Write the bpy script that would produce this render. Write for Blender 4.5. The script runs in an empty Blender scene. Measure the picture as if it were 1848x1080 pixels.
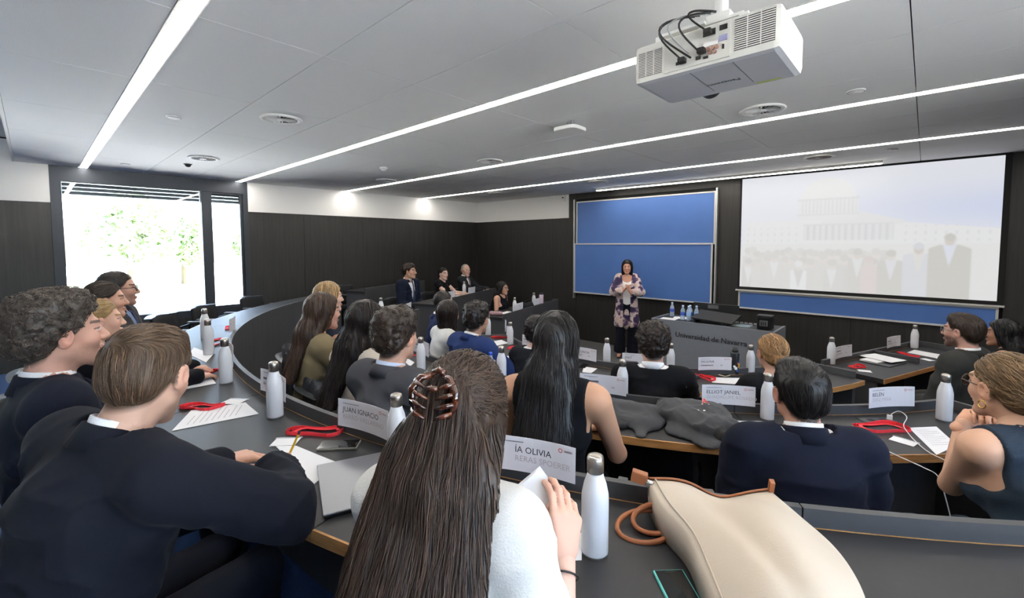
import bpy, bmesh, math, random
import numpy as np
from mathutils import Vector, Matrix

random.seed(7)
np.random.seed(7)
SC = bpy.context.scene
COL = SC.collection

# ------------------------------------------------------------------ camera
CAM_Z = 1.91
YAW, PITCH, ROLL = 0.748606, -0.058122, -0.001492
FPX, PPY = 803.35, 487.93
cam = bpy.data.cameras.new('camera')
cam_o = bpy.data.objects.new('camera', cam)
COL.objects.link(cam_o)
_f = Vector((-math.sin(YAW) * math.cos(PITCH), math.cos(YAW) * math.cos(PITCH), math.sin(PITCH)))
_r = Vector((math.cos(YAW), math.sin(YAW), 0))
_u = _r.cross(_f)
_r2 = _r * math.cos(ROLL) + _u * math.sin(ROLL)
_u2 = -_r * math.sin(ROLL) + _u * math.cos(ROLL)
_m = Matrix.Identity(4)
for _i in range(3):
    _m[_i][0], _m[_i][1], _m[_i][2] = _r2[_i], _u2[_i], -_f[_i]
_m[2][3] = CAM_Z
cam_o.matrix_world = _m
cam.sensor_fit = 'HORIZONTAL'
cam.sensor_width = 36.0
cam.lens = FPX / 1848.0 * 36.0
cam.shift_y = -(540.0 - PPY) / 1848.0
cam.clip_start = 0.02
cam.clip_end = 300
SC.camera = cam_o

# ------------------------------------------------------------------ sky / exposure
SC.view_settings.view_transform = 'Standard'
SC.view_settings.look = 'None'
SC.view_settings.gamma = 1.0
SC.view_settings.use_curve_mapping = False
SC.view_settings.exposure = 0.20
world = bpy.data.worlds.new('sky')
SC.world = world
world.use_nodes = True
_nt = world.node_tree
_nt.nodes.clear()
_sky = _nt.nodes.new('ShaderNodeTexSky')
_sky.sky_type = 'NISHITA'
_sky.sun_disc = False
_sky.sun_elevation = math.radians(52)
_sky.sun_rotation = math.radians(0)
_sky.air_density = .8
_sky.dust_density = 4.0
_sky.ozone_density = .6
_bg = _nt.nodes.new('ShaderNodeBackground')
_bg.inputs['Strength'].default_value = 3.8
_wo = _nt.nodes.new('ShaderNodeOutputWorld')
_nt.links.new(_sky.outputs[0], _bg.inputs['Color'])
_nt.links.new(_bg.outputs[0], _wo.inputs['Surface'])
# sun outside, standing beyond the front wall: it lights the paving, no beam falls through the side windows
_sl = bpy.data.lights.new('sun', 'SUN')
_sl.energy = 62.0
_sl.angle = math.radians(0.6)
_so = bpy.data.objects.new('sun', _sl)
COL.objects.link(_so)
_so.rotation_euler = (math.radians(-40), 0, math.radians(2))
LED = 27.0          # strength of the ceiling strip lights

SC.cycles.max_bounces = 6
SC.cycles.diffuse_bounces = 4
SC.cycles.glossy_bounces = 2
SC.cycles.transmission_bounces = 4
SC.cycles.caustics_reflective = False
SC.cycles.caustics_refractive = False

# ------------------------------------------------------------------ helpers
def srgb(r, g, b):
    def c(v):
        v /= 255.0
        return v / 12.92 if v <= 0.04045 else ((v + 0.055) / 1.055) ** 2.4
    return (c(r), c(g), c(b), 1.0)

MATS = {}
def mat(name, col=(.5, .5, .5, 1), rough=.5, metal=0.0, spec=.5, bump=0.0, bscale=60.0, var=0.0, vscale=8.0,
        stretch=None, emit=None, estr=0.0, trans=0.0, attr=None, coat=0.0, sheen=0.0, sss=0.0, ior=1.45, alpha=1.0):
    if name in MATS:
        return MATS[name]
    m = bpy.data.materials.new(name)
    m.use_nodes = True
    nt = m.node_tree
    b = nt.nodes['Principled BSDF']
    b.inputs['Base Color'].default_value = col
    b.inputs['Roughness'].default_value = rough
    b.inputs['Metallic'].default_value = metal
    b.inputs['Specular IOR Level'].default_value = spec
    b.inputs['IOR'].default_value = ior
    if trans: b.inputs['Transmission Weight'].default_value = trans
    if coat: b.inputs['Coat Weight'].default_value = coat
    if sheen:
        b.inputs['Sheen Weight'].default_value = sheen
        b.inputs['Sheen Roughness'].default_value = .5
    if sss:
        b.inputs['Subsurface Weight'].default_value = sss
        b.inputs['Subsurface Radius'].default_value = (.012, .004, .002)
    if alpha < 1: b.inputs['Alpha'].default_value = alpha
    if emit:
        b.inputs['Emission Color'].default_value = emit
        b.inputs['Emission Strength'].default_value = estr
    vec = None
    if bump or var:
        tc = nt.nodes.new('ShaderNodeTexCoord')
        mp = nt.nodes.new('ShaderNodeMapping')
        if stretch: mp.inputs['Scale'].default_value = stretch
        nt.links.new(tc.outputs['Object'], mp.inputs['Vector'])
        vec = mp.outputs['Vector']
    src = None
    if attr:
        a = nt.nodes.new('ShaderNodeAttribute')
        a.attribute_name = attr
        src = a.outputs['Color']
        nt.links.new(src, b.inputs['Base Color'])
    if var:
        n = nt.nodes.new('ShaderNodeTexNoise')
        n.inputs['Scale'].default_value = vscale
        n.inputs['Detail'].default_value = 4
        nt.links.new(vec, n.inputs['Vector'])
        mr = nt.nodes.new('ShaderNodeMapRange')
        mr.inputs['From Min'].default_value = .25
        mr.inputs['From Max'].default_value = .75
        mr.inputs['To Min'].default_value = 1 - var
        mr.inputs['To Max'].default_value = 1 + var
        nt.links.new(n.outputs['Fac'], mr.inputs['Value'])
        mx = nt.nodes.new('ShaderNodeVectorMath')
        mx.operation = 'SCALE'
        if src: nt.links.new(src, mx.inputs[0])
        else: mx.inputs[0].default_value = col[:3]
        nt.links.new(mr.outputs['Result'], mx.inputs['Scale'])
        nt.links.new(mx.outputs['Vector'], b.inputs['Base Color'])
    if bump:
        n = nt.nodes.new('ShaderNodeTexNoise')
        n.inputs['Scale'].default_value = bscale
        n.inputs['Detail'].default_value = 3
        nt.links.new(vec, n.inputs['Vector'])
        bp = nt.nodes.new('ShaderNodeBump')
        bp.inputs['Strength'].default_value = bump
        bp.inputs['Distance'].default_value = .01
        nt.links.new(n.outputs['Fac'], bp.inputs['Height'])
        nt.links.new(bp.outputs['Normal'], b.inputs['Normal'])
    MATS[name] = m
    return m

def link(o, parent=None):
    COL.objects.link(o)
    if parent is not None:
        o.parent = parent
    return o

def mesh_obj(name, verts, faces, m, parent=None, smooth=False, loc=None, rot=None):
    me = bpy.data.meshes.new(name)
    me.from_pydata([tuple(v) for v in verts], [], [tuple(f) for f in faces])
    me.update()
    if isinstance(m, (list, tuple)):
        for x in m: me.materials.append(x)
    elif m is not None:
        me.materials.append(m)
    if smooth:
        me.polygons.foreach_set('use_smooth', [True] * len(me.polygons))
    o = bpy.data.objects.new(name, me)
    link(o, parent)
    if loc is not None: o.location = loc
    if rot is not None: o.rotation_euler = rot
    return o

class MB:
    """collects shapes of ONE piece"""
    def __init__(s): s.v, s.f = [], []
    def add(s, v, f):
        k = len(s.v)
        s.v += [tuple(x) for x in v]
        s.f += [tuple(i + k for i in q) for q in f]
        return s
    def box(s, x0, x1, y0, y1, z0, z1):
        v = [(x0, y0, z0), (x1, y0, z0), (x1, y1, z0), (x0, y1, z0), (x0, y0, z1), (x1, y0, z1), (x1, y1, z1), (x0, y1, z1)]
        return s.add(v, [(3, 2, 1, 0), (4, 5, 6, 7), (0, 1, 5, 4), (1, 2, 6, 5), (2, 3, 7, 6), (3, 0, 4, 7)])
    def prism(s, poly, z0, z1):
        n = len(poly)
        v = [(x, y, z0) for x, y in poly] + [(x, y, z1) for x, y in poly]
        return s.add(v, [tuple(range(n - 1, -1, -1)), tuple(range(n, 2 * n))] + [(i, (i + 1) % n, n + (i + 1) % n, n + i) for i in range(n)])
    def lathe(s, prof, seg=20, cx=0, cy=0, cz=0, axis='z'):
        v, f = [], []
        n = len(prof)
        for i in range(seg):
            a = 2 * math.pi * i / seg
            for r, z in prof:
                p = (r * math.cos(a), r * math.sin(a), z)
                if axis == 'y': p = (p[0], p[2], p[1])
                v.append((p[0] + cx, p[1] + cy, p[2] + cz))
        for i in range(seg):
            j = (i + 1) % seg
            for k in range(n - 1):
                f.append((i * n + k, j * n + k, j * n + k + 1, i * n + k + 1))
        return s.add(v, f)
    def tube(s, pts, r, seg=8, closed=False, cap=True, flat=1.0):
        pts = [Vector(p) for p in pts]
        n = len(pts)
        rs = r if isinstance(r, (list, tuple)) else [r] * n
        v, f = [], []
        up = None
        for i in range(n):
            a = pts[i - 1] if (i > 0 or closed) else pts[i]
            b = pts[(i + 1) % n] if (i < n - 1 or closed) else pts[i]
            t = (b - a)
            if t.length < 1e-9: t = Vector((0, 0, 1))
            t.normalize()
            if up is None:
                up = Vector((0, 0, 1)) if abs(t.z) < .9 else Vector((1, 0, 0))
            x = t.cross(up)
            if x.length < 1e-6:
                x = t.cross(Vector((1, 0, .3)))
            x.normalize()
            y = x.cross(t).normalized()
            up = y
            for k in range(seg):
                an = 2 * math.pi * k / seg
                v.append(pts[i] + x * (math.cos(an) * rs[i]) + y * (math.sin(an) * rs[i] * flat))
        m = n if closed else n - 1
        for i in range(m):
            j = (i + 1) % n
            for k in range(seg):
                l = (k + 1) % seg
                f.append((i * seg + k, i * seg + l, j * seg + l, j * seg + k))
        if cap and not closed:
            f.append(tuple(range(seg - 1, -1, -1)))
            f.append(tuple((n - 1) * seg + k for k in range(seg)))
        return s.add(v, f)
    def build(s, name, m, parent=None, smooth=False, loc=None, rot=None, bevel=0.0):
        o = mesh_obj(name, s.v, s.f, m, parent, smooth, loc, rot)
        if bevel:
            bm = bmesh.new()
            bm.from_mesh(o.data)
            es = [e for e in bm.edges if len(e.link_faces) == 2 and e.calc_face_angle(0) > .6]
            bmesh.ops.bevel(bm, geom=es, offset=bevel, segments=2, affect='EDGES', profile=.6)
            bm.to_mesh(o.data)
            bm.free()
        return o

def empty(name, loc=(0, 0, 0), rz=0.0):
    o = bpy.data.objects.new(name, None)
    o.empty_display_size = .1
    link(o)
    o.location = loc
    o.rotation_euler = (0, 0, rz)
    return o

def tag(o, label, cat, group=None):
    o['label'] = label
    o['category'] = cat
    if group: o['group'] = group
    return o

def struct(o):
    o['kind'] = 'structure'
    return o

def copy_tree(o, parent=None):
    c = o.copy()
    COL.objects.link(c)
    c.parent = parent
    for ch in list(o.children):
        copy_tree(ch, c)
    return c

_font_cache = {}
def text_mesh(name, body, size, m, parent, mw=None, align='LEFT', extrude=0.0, sx=1.0):
    key = (body, size, align, extrude)
    if key not in _font_cache:
        cu = bpy.data.curves.new(name, 'FONT')
        cu.body = body
        cu.size = size
        cu.align_x = align
        cu.extrude = extrude
        cu.resolution_u = 2
        o = bpy.data.objects.new('tmp_text', cu)
        COL.objects.link(o)
        dg = bpy.context.evaluated_depsgraph_get()
        me = bpy.data.meshes.new_from_object(o.evaluated_get(dg))
        bpy.data.objects.remove(o)
        _font_cache[key] = me
    me = _font_cache[key].copy()
    me.name = name
    me.materials.clear()
    me.materials.append(m)
    o = bpy.data.objects.new(name, me)
    link(o, parent)
    if mw is not None: o.matrix_local = mw
    return o

def frame(origin, xdir, zdir):
    """matrix whose local x runs along xdir and local y along zdir"""
    x = Vector(xdir).normalized()
    y = Vector(zdir).normalized()
    z = x.cross(y).normalized()
    M = Matrix.Identity(4)
    for i in range(3):
        M[i][0], M[i][1], M[i][2], M[i][3] = x[i], y[i], z[i], origin[i]
    return M

# ------------------------------------------------------------------ shared materials
def wood_panel_mat(name, c1, c2, sc):
    m = bpy.data.materials.new(name)
    m.use_nodes = True
    nt = m.node_tree
    b = nt.nodes['Principled BSDF']
    tc = nt.nodes.new('ShaderNodeTexCoord')
    mp = nt.nodes.new('ShaderNodeMapping')
    mp.inputs['Scale'].default_value = sc
    n = nt.nodes.new('ShaderNodeTexNoise')
    n.inputs['Scale'].default_value = 3
    n.inputs['Detail'].default_value = 6
    rp = nt.nodes.new('ShaderNodeValToRGB')
    rp.color_ramp.elements[0].position = .3
    rp.color_ramp.elements[0].color = c1
    rp.color_ramp.elements[1].position = .75
    rp.color_ramp.elements[1].color = c2
    nt.links.new(tc.outputs['Object'], mp.inputs[0])
    nt.links.new(mp.outputs[0], n.inputs['Vector'])
    nt.links.new(n.outputs['Fac'], rp.inputs[0])
    nt.links.new(rp.outputs[0], b.inputs['Base Color'])
    b.inputs['Roughness'].default_value = .48
    bp = nt.nodes.new('ShaderNodeBump')
    bp.inputs['Strength'].default_value = .08
    nt.links.new(n.outputs['Fac'], bp.inputs['Height'])
    nt.links.new(bp.outputs[0], b.inputs['Normal'])
    MATS[name] = m
    return m

M_DARKWOOD = wood_panel_mat('dark_wood_veneer', srgb(30, 29, 27), srgb(46, 43, 40), (14, 14, .6))
M_WHITE = mat('white_paint', srgb(240, 238, 234), .6)
M_CEIL = mat('ceiling_board', srgb(240, 239, 237), .85, bump=.15, bscale=180)
M_DARKGAP = mat('dark_gap', srgb(18, 18, 18), .8)
M_LED = mat('led_strip', (1, 1, 1, 1), .5, emit=(1.0, .95, .88, 1), estr=LED)
M_ALU = mat('aluminium', srgb(200, 200, 200), .38, metal=.85)
M_WFRAME = mat('board_frame_white', srgb(205, 204, 200), .4, metal=.2)
M_CARPET = mat('carpet', srgb(88, 87, 86), .95, bump=.5, bscale=300, var=.3, vscale=180)
M_CARPETB = mat('carpet_blue', srgb(58, 84, 130), .95, bump=.5, bscale=300, var=.35, vscale=150)
M_DESK = mat('desk_laminate', srgb(38, 38, 40), .48, var=.06, vscale=40, bump=.02, bscale=400)
M_PARAPET = mat('parapet_laminate', srgb(66, 66, 68), .5, var=.05, vscale=30)
M_OAK = wood_panel_mat('oak_edge', srgb(150, 104, 56), srgb(190, 142, 88), (3, 3, 30))
M_BOARD = mat('blue_enamel', srgb(74, 110, 172), .42, var=.05, vscale=2.5)
M_BLACKMETAL = mat('black_metal', srgb(24, 25, 27), .42, metal=.4)
M_WINFRAME = mat('window_frame_metal', srgb(58, 62, 68), .45, metal=.5)
M_BLACKFAB = mat('black_fabric', srgb(26, 27, 30), .9, bump=.2, bscale=400)
M_GREYPLASTIC = mat('grey_plastic', srgb(96, 97, 99), .5)
# ------------------------------------------------------------------ the room
XL, XR, YF, YB = -8.06, 3.0, 7.41, -2.6
ZC = 2.91
ZBAND = 2.44
CX, CY = -2.55, 5.34
TA, TB = .36, .18          # floor heights of the two raised tiers

floor = struct(MB().box(XL, XR, YB, YF, -.08, 0).build('floor', M_CARPET))

def arc(R, a0, a1, n):
    return [(CX + R * math.cos(math.radians(a0 + (a1 - a0) * i / n)), CY + R * math.sin(math.radians(a0 + (a1 - a0) * i / n))) for i in range(n + 1)]

def clip_room(p):
    dx, dy = p[0] - CX, p[1] - CY
    t = 99
    if dx > 1e-6: t = min(t, (XR - CX) / dx)
    if dx < -1e-6: t = min(t, (XL - CX) / dx)
    if dy > 1e-6: t = min(t, (YF - CY) / dy)
    if dy < -1e-6: t = min(t, (YB - CY) / dy)
    return (CX + dx * t, CY + dy * t)

def tier(name, left_arm, R, z0, z1, m):
    mir = [(2 * CX - x, y) for x, y in left_arm]
    path = left_arm[::-1] + arc(R, 206, 334, 36) + mir
    v, f = [], []
    for p in path:
        q = clip_room(p)
        v += [(p[0], p[1], z0), (p[0], p[1], z1), (q[0], q[1], z1), (q[0], q[1], z0)]
    for i in range(len(path) - 1):
        a, b = i * 4, i * 4 + 4
        f += [(a, a + 1, b + 1, b), (a + 1, a + 2, b + 2, b + 1), (a + 2, a + 3, b + 3, b + 2), (a + 3, a, b, b + 3)]
    # fill the two back corners of the room
    for cx in (XL, XR):
        pass
    return struct(mesh_obj(name, v, f, m))

ARM_C = [(-4.77, 4.92), (-5.31, 7.02)]
ARM_B = [(-5.76, 4.38), (-6.78, 7.02)]
ARM_A = [(-6.86, 3.76), (-7.50, 5.42)]
tier('floor_tier_middle', [(-5.70, 4.20), (-6.80, YF - .01)], 3.17, .0, TB, M_CARPET)
tier('floor_tier_back', [(-6.84, 3.68), (-8.0, 6.7)], 4.54, TB - .02, TA, M_CARPETB)

# --- front wall with its veneer panels
wf = struct(MB().box(XL, XR, YF + .02, YF + .14, 0, ZC + .3).build('wall_front', M_DARKGAP))
xs = [XL, -6.9, -5.72, -5.30]
for i in range(3):
    MB().box(xs[i] + .002, xs[i + 1] - .002, YF, YF + .02, .0, ZBAND).build('panel', M_DARKWOOD, wf)
MB().box(XL, -5.30, YF - .012, YF + .02, ZBAND + .002, ZC).build('white_band', M_WHITE, wf)
for x0, x1 in ((-5.298, -5.125), (-2.44, -2.10), (.66, 1.6), (1.604, 3.0)):
    MB().box(x0, x1, YF - .02, YF + .02, 0.0, ZC).build('panel', M_DARKWOOD, wf)
for x0, x1 in ((-5.123, -3.8), (-3.796, -2.442), (-2.098, -.7), (-.696, .658)):
    MB().box(x0, x1, YF - .008, YF + .02, 0.0, .93).build('panel', M_DARKWOOD, wf)
MB().box(-5.123, -2.442, YF - .012, YF + .02, 2.80, ZC).build('header_panel', M_DARKWOOD, wf)

# --- left wall, window opening y .20..2.38
WY0, WY1, WZ0 = .20, 2.38, .84
wl = struct(MB().box(XL - .16, XL - .02, YB, -2.35, 0, ZC + .3).box(XL - .16, XL - .02, -.75, WY0, 0, ZC + .3).box(XL - .16, XL - .02, -2.35, -.75, 0, .9).box(XL - .16, XL - .02, -2.35, -.75, 2.75, ZC + .3).box(XL - .16, XL - .02, WY1, YF + .14, 0, ZC + .3)  # the opening behind the camera is added to let in daylight
            .box(XL - .16, XL - .02, WY0, WY1, 0, WZ0).build('wall_left', M_DARKGAP))
ys = [-.75, WY0 - .02]
MB().box(XL - .02, XL, YB, -.752, 0, .9).build('panel', M_DARKWOOD, wl)
for i in range(1):
    MB().box(XL - .02, XL, ys[i] + .002, ys[i + 1] - .002, 0, ZBAND).build('panel', M_DARKWOOD, wl)
ys = [WY1 + .02, 3.28, 4.40, 5.10, 5.99, YF]
for i in range(5):
    MB().box(XL - .02, XL, ys[i] + .002, ys[i + 1] - .002, 0, ZBAND).build('panel', M_DARKWOOD, wl)
MB().box(XL - .02, XL + .012, -.75, WY0 - .02, ZBAND + .002, ZC + .26).build('white_band', M_WHITE, wl)
MB().box(XL - .02, XL + .012, WY1 + .02, YF - .012, ZBAND + .002, ZC).build('white_band', M_WHITE, wl)
MB().box(XL - .02, XL, WY0, WY1, 0, WZ0 - .02).build('panel', M_DARKWOOD, wl)

# --- window
win = struct(empty('window_1', (XL, (WY0 + WY1) / 2, WZ0)))
def wpart(mb, name, m): 
    o = mb.build(name, m)
    o.parent = win
    o.matrix_parent_inverse = Matrix.Translation((-XL, -(WY0 + WY1) / 2, -WZ0))
    return o
fx0, fx1 = XL - .12, XL + .015
wpart(MB().box(fx0, fx1, WY0 - .02, .285, WZ0 - .02, ZC), 'window_jamb', M_WINFRAME)
wpart(MB().box(fx0, fx1, 2.33, WY1 + .02, WZ0 - .02, ZC), 'window_jamb', M_WINFRAME)
wpart(MB().box(fx0, fx1, .285, 2.33, WZ0 - .02, .925), 'window_sill', M_WINFRAME)
wpart(MB().box(fx0, fx1, .285, 2.33, 2.72, ZC), 'window_head', M_WINFRAME)
wpart(MB().box(fx0, fx1 - .02, 1.775, 1.875, .925, 2.72), 'mullion', M_WINFRAME)
wpart(MB().box(fx0 + .03, fx1 - .035, 1.875, 1.91, .925, 2.72).box(fx0 + .03, fx1 - .035, 2.295, 2.33, .925, 2.72)
      .box(fx0 + .03, fx1 - .035, 1.91, 2.295, .925, .955).box(fx0 + .03, fx1 - .035, 1.91, 2.295, 2.69, 2.72), 'casement_frame', M_WINFRAME)
M_GLASS = bpy.data.materials.new('window_glass')
M_GLASS.use_nodes = True
_g = M_GLASS.node_tree
_g.nodes.clear()
_o = _g.nodes.new('ShaderNodeOutputMaterial')
_mx = _g.nodes.new('ShaderNodeMixShader')
_tr = _g.nodes.new('ShaderNodeBsdfTransparent')
_gl = _g.nodes.new('ShaderNodeBsdfGlossy')
_fr = _g.nodes.new('ShaderNodeFresnel')
_gl.inputs['Roughness'].default_value = 0.0
_fr.inputs['IOR'].default_value = 1.5
_tr.inputs['Color'].default_value = (.93, .96, .96, 1)
_g.links.new(_fr.outputs[0], _mx.inputs[0])
_g.links.new(_tr.outputs[0], _mx.inputs[1])
_g.links.new(_gl.outputs[0], _mx.inputs[2])
_g.links.new(_mx.outputs[0], _o.inputs['Surface'])
wpart(MB().box(XL - .06, XL - .054, .285, 1.775, .925, 2.72), 'pane', M_GLASS)
wpart(MB().box(XL - .06, XL - .054, 1.91, 2.295, .955, 2.69), 'pane', M_GLASS)
M_SLAT = mat('blind_slat', srgb(88, 94, 102), .5, metal=.3)
for k in range(3):
    z = 2.715 - .052 * k
    wpart(MB().box(XL - .112, XL - .10, .29, 1.77, z - .042, z).box(XL - .118, XL - .094, .29, 1.77, z - .048, z - .044), 'blind_slat', M_SLAT)
    wpart(MB().box(XL - .112, XL - .10, 1.89, 2.31, z - .042, z).box(XL - .118, XL - .094, 1.89, 2.31, z - .048, z - .044), 'blind_slat', M_SLAT)

added_win_l = struct(empty('added_window_left', (XL, -1.55, .9)))  # added window out of view, its daylight brightens the left of the ceiling
for y0, y1 in ((-2.35, -2.29), (-.81, -.75)):
    MB().box(-.12, .0, y0 + 1.55, y1 + 1.55, 0, 1.85).build('window_jamb', M_WINFRAME, added_win_l)
MB().box(-.066, -.06, -.74, .74, 0, 1.85).build('pane', M_GLASS, added_win_l)

# --- right and back walls (behind the camera), right one with an added unseen window
RY0, RY1, RZ0, RZ1 = -2.0, 2.9, .95, 2.80
wr = struct(MB().box(XR, XR + .14, YB, RY0, 0, ZC + .3).box(XR, XR + .14, RY1, YF + .14, 0, ZC + .3)
            .box(XR, XR + .14, RY0, RY1, 0, RZ0).box(XR, XR + .14, RY0, RY1, RZ1, ZC + .3).build('wall_right', M_DARKWOOD))
MB().box(XR - .012, XR, RY1 + .02, YF - .02, ZBAND, ZC).build('white_band', M_WHITE, wr)
added_win_r = struct(empty('added_window_right', (XR, (RY0 + RY1) / 2, RZ0)))  # unseen window added so that daylight lifts the ceiling brightness
_inv2 = Matrix.Translation((-XR, -(RY0 + RY1) / 2, -RZ0))
for k in range(5):
    yy = RY0 + (RY1 - RY0) * k / 4
    MB().box(XR + .02, XR + .12, max(RY0, yy - .04), min(RY1, yy + .04), RZ0, RZ1).build('mullion', M_WINFRAME, added_win_r).matrix_parent_inverse = _inv2
    if k < 4:
        MB().box(XR + .06, XR + .066, yy + .04, yy + (RY1 - RY0) / 4 - .04, RZ0, RZ1).build('pane', M_GLASS, added_win_r).matrix_parent_inverse = _inv2
wb = struct(MB().box(XL - .16, XR + .14, YB - .14, YB, 0, ZC + .3).build('wall_back', M_DARKWOOD))
MB().box(XL, XR, YB, YB + .012, ZBAND, ZC + .26).build('white_band', M_WHITE, wb)

# --- ceiling: boards between the light slots
ce = struct(MB().box(XL - .16, XR + .14, YB - .14, YF + .14, ZC + .28, ZC + .34).build('ceiling', M_WHITE))
EDGE_Y = -.10
LIGHTS = (.495, 2.278, 4.06, 5.84)
MB().box(XL, XR, EDGE_Y - .02, EDGE_Y, ZC - .0, ZC + .28).build('ceiling_fascia', M_WHITE, ce)
MB().box(XL, XR, EDGE_Y, YF, ZC + .035, ZC + .05).build('backing', M_DARKGAP, ce)
SLOT = .045
rows = []
prev = EDGE_Y
for ly in LIGHTS:
    a, b = prev, ly - SLOT
    n = 1 if b - a < .8 else 3
    for i in range(n): rows.append((a + (b - a) * i / n, a + (b - a) * (i + 1) / n))
    prev = ly + SLOT
a, b = prev, YF
for i in range(3): rows.append((a + (b - a) * i / 3, a + (b - a) * (i + 1) / 3))
xc = [XL] + [-.087 - 1.146 * k for k in range(6, -1, -1)] + [1.06, 2.2, XR]
xc = sorted(set(x for x in xc if x >= XL))
_tilecache = {}
for y0, y1 in rows:
    for i in range(len(xc) - 1):
        x0, x1 = xc[i], xc[i + 1]
        key = (round(x1 - x0, 3), round(y1 - y0, 3))
        if key not in _tilecache:
            w, d = (x1 - x0) / 2 - .0025, (y1 - y0) / 2 - .0025
            o = MB().box(-w, w, -d, d, 0, .02).build('ceiling_board', M_CEIL, ce)
            _tilecache[key] = o.data
        else:
            o = bpy.data.objects.new('ceiling_board', _tilecache[key])
            link(o, ce)
        o.location = ((x0 + x1) / 2, (y0 + y1) / 2, ZC)

def strip_light(y, x0, x1, label):
    t = tag(empty('linear_light', ((x0 + x1) / 2, y, ZC)), label, 'ceiling light', 'recessed linear ceiling lights')
    L = (x1 - x0) / 2
    MB().box(-L, L, -SLOT, -SLOT + .006, -.004, .03).box(-L, L, SLOT - .006, SLOT, -.004, .03).build('profile', M_WHITE, t)
    MB().box(-L, L, -SLOT + .014, SLOT - .014, -.007, .0).build('diffuser', M_LED, t)
    return t
strip_light(LIGHTS[0], XL + .05, XR - .02, 'long recessed light line running to the window, nearest the left picture edge')
strip_light(LIGHTS[1], XL + .05, XR - .02, 'long recessed ceiling light line passing behind the projector')
strip_light(LIGHTS[2], XL + .05, XR - .02, 'long recessed ceiling light line just in front of the projector')
strip_light(LIGHTS[3], XL + .05, XR - .02, 'long recessed ceiling light line nearest the front wall')

# washer luminaire hung just before the boards
t = tag(empty('wall_washer', (-2.42, 7.02, ZC)), 'slim white suspended light bar above the blue board and screen', 'light bar')
MB().box(-2.0, 2.0, -.03, .03, -.03, .0).build('housing', M_WHITE, t)
MB().box(-1.99, 1.99, -.026, .03, -.036, -.030).build('diffuser', mat('washer_led', (1, 1, 1, 1), .5, emit=(1, .95, .86, 1), estr=LED * 1.1), t)
MB().tube([(.35, -.02, .0), (.35, -.02, .03)], .004).build('clip', M_ALU, t)

# --- left double blackboard
def board(label, x0, x1, z0, z1, y, group=None, fw=.022, tray=False):
    t = tag(empty('sliding_board', ((x0 + x1) / 2, y, z0)), label, 'board', group)
    w, h = (x1 - x0) / 2, z1 - z0
    MB().box(-w + fw, w - fw, .0, .02, fw, h - fw).build('writing_panel', M_BOARD, t)
    MB().box(-w, w, -.01, .022, 0, fw).build('bottom_rail', M_WFRAME, t)
    MB().box(-w, w, -.01, .022, h - fw, h).build('top_rail', M_WFRAME, t)
    MB().box(-w, -w + fw, -.01, .022, fw, h - fw).build('side_rail', M_WFRAME, t)
    MB().box(w - fw, w, -.01, .022, fw, h - fw).build('side_rail', M_WFRAME, t)
    return t
board('upper blue sliding board with white frame behind the standing speaker', -5.09, -2.45, 1.905, 2.745, YF - .052)
board('lower blue sliding board with white frame directly behind the standing speaker', -5.11, -2.47, .95, 1.925, YF - .09)
board('blue board strip with white frame showing below the projection screen', -2.085, .625, .925, 1.195, YF - .05)
for x, lab in ((-5.125, 'thin silver guide rail at the left side of the blue boards'), (-2.428, 'thin silver guide rail at the right side of the blue boards')):
    t = tag(empty('guide_rail', (x, YF - .06, .86)), lab, 'rail', 'board guide rails')
    MB().box(-.012, .012, -.03, .03, 0, 1.93).build('profile', M_ALU, t)
    MB().box(-.018, .018, -.035, .035, -.02, 0).build('foot', M_ALU, t)

# --- projection screen with the projected slide
SX0, SX1, SZ0, SZ1 = -2.07, .605, 1.262, 2.885
t = tag(empty('projection_screen', ((SX0 + SX1) / 2, YF - .06, SZ0)), 'large pale projection screen showing a faded group photograph before a domed building', 'screen')
MB().box(SX0 - .03, SX1 + .055, .0, .012, -.045, SZ1 - SZ0 + .02).build('black_border', M_DARKGAP, t).location = (-(SX0 + SX1) / 2, 0, 0)
MB().box(SX0 - .05, SX1 + .06, -.03, .02, -.065, -.045).build('weight_bar', M_WFRAME, t).location = (-(SX0 + SX1) / 2, 0, 0)
NX, NZ = 330, 200
gx = np.linspace(0, 1, NX + 1)
gz = np.linspace(0, 1, NZ + 1)
U, V = np.meshgrid((gx[:-1] + gx[1:]) / 2, (gz[:-1] + gz[1:]) / 2, indexing='ij')     # v up
pic = np.zeros((NX, NZ, 3))
sky_t = np.clip((V - .55) / .45, 0, 1)
pic[:] = np.array([233, 236, 246])
pic += (np.clip(U - .25, 0, 1) * np.exp(-((V - .66) / .16) ** 2))[..., None] * np.array([-34, -26, 2])
rs = np.random.RandomState(3)
def paint(mask, c, a=1.0):
    pic[mask] = pic[mask] * (1 - a) + np.array(c) * a
ground = V < .42
# the long facade, the portico and the drum under the dome, all washed out
top_l = .60 - .02 * (U < .12)
paint((V < np.where(U > .5, .605 - .10 * np.clip((U - .5) / .5, 0, 1), .60)) & (U > .02), (236, 237, 238))
paint((V < .66 - 0.9 * np.abs(U - .535) * .55) & (V > .55) & (np.abs(U - .535) < .16), (231, 232, 233))
paint((np.abs(U - .40) < .125 - .0 * V) & (V > .60) & (V < .78), (233, 234, 236))
paint((np.abs(U - .40) < .115 * np.sqrt(np.clip(1 - ((V - .78) / .17) ** 2, 0, 1))) & (V >= .78) & (V < .95), (236, 237, 238))
drum = (np.abs(U - .40) < .118) & (V > .655) & (V < .765)
paint(drum & ((U * 62) % 1 < .38), (220, 221, 224))
paint((np.abs(U - .40) < .13) & (np.abs(V - .772) < .006), (222, 222, 224))
paint((np.abs(U - .40) < .13) & (np.abs(V - .645) < .005), (222, 223, 225))
port = (U > .30) & (U < .66) & (V > .43) & (V < .555)
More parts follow.
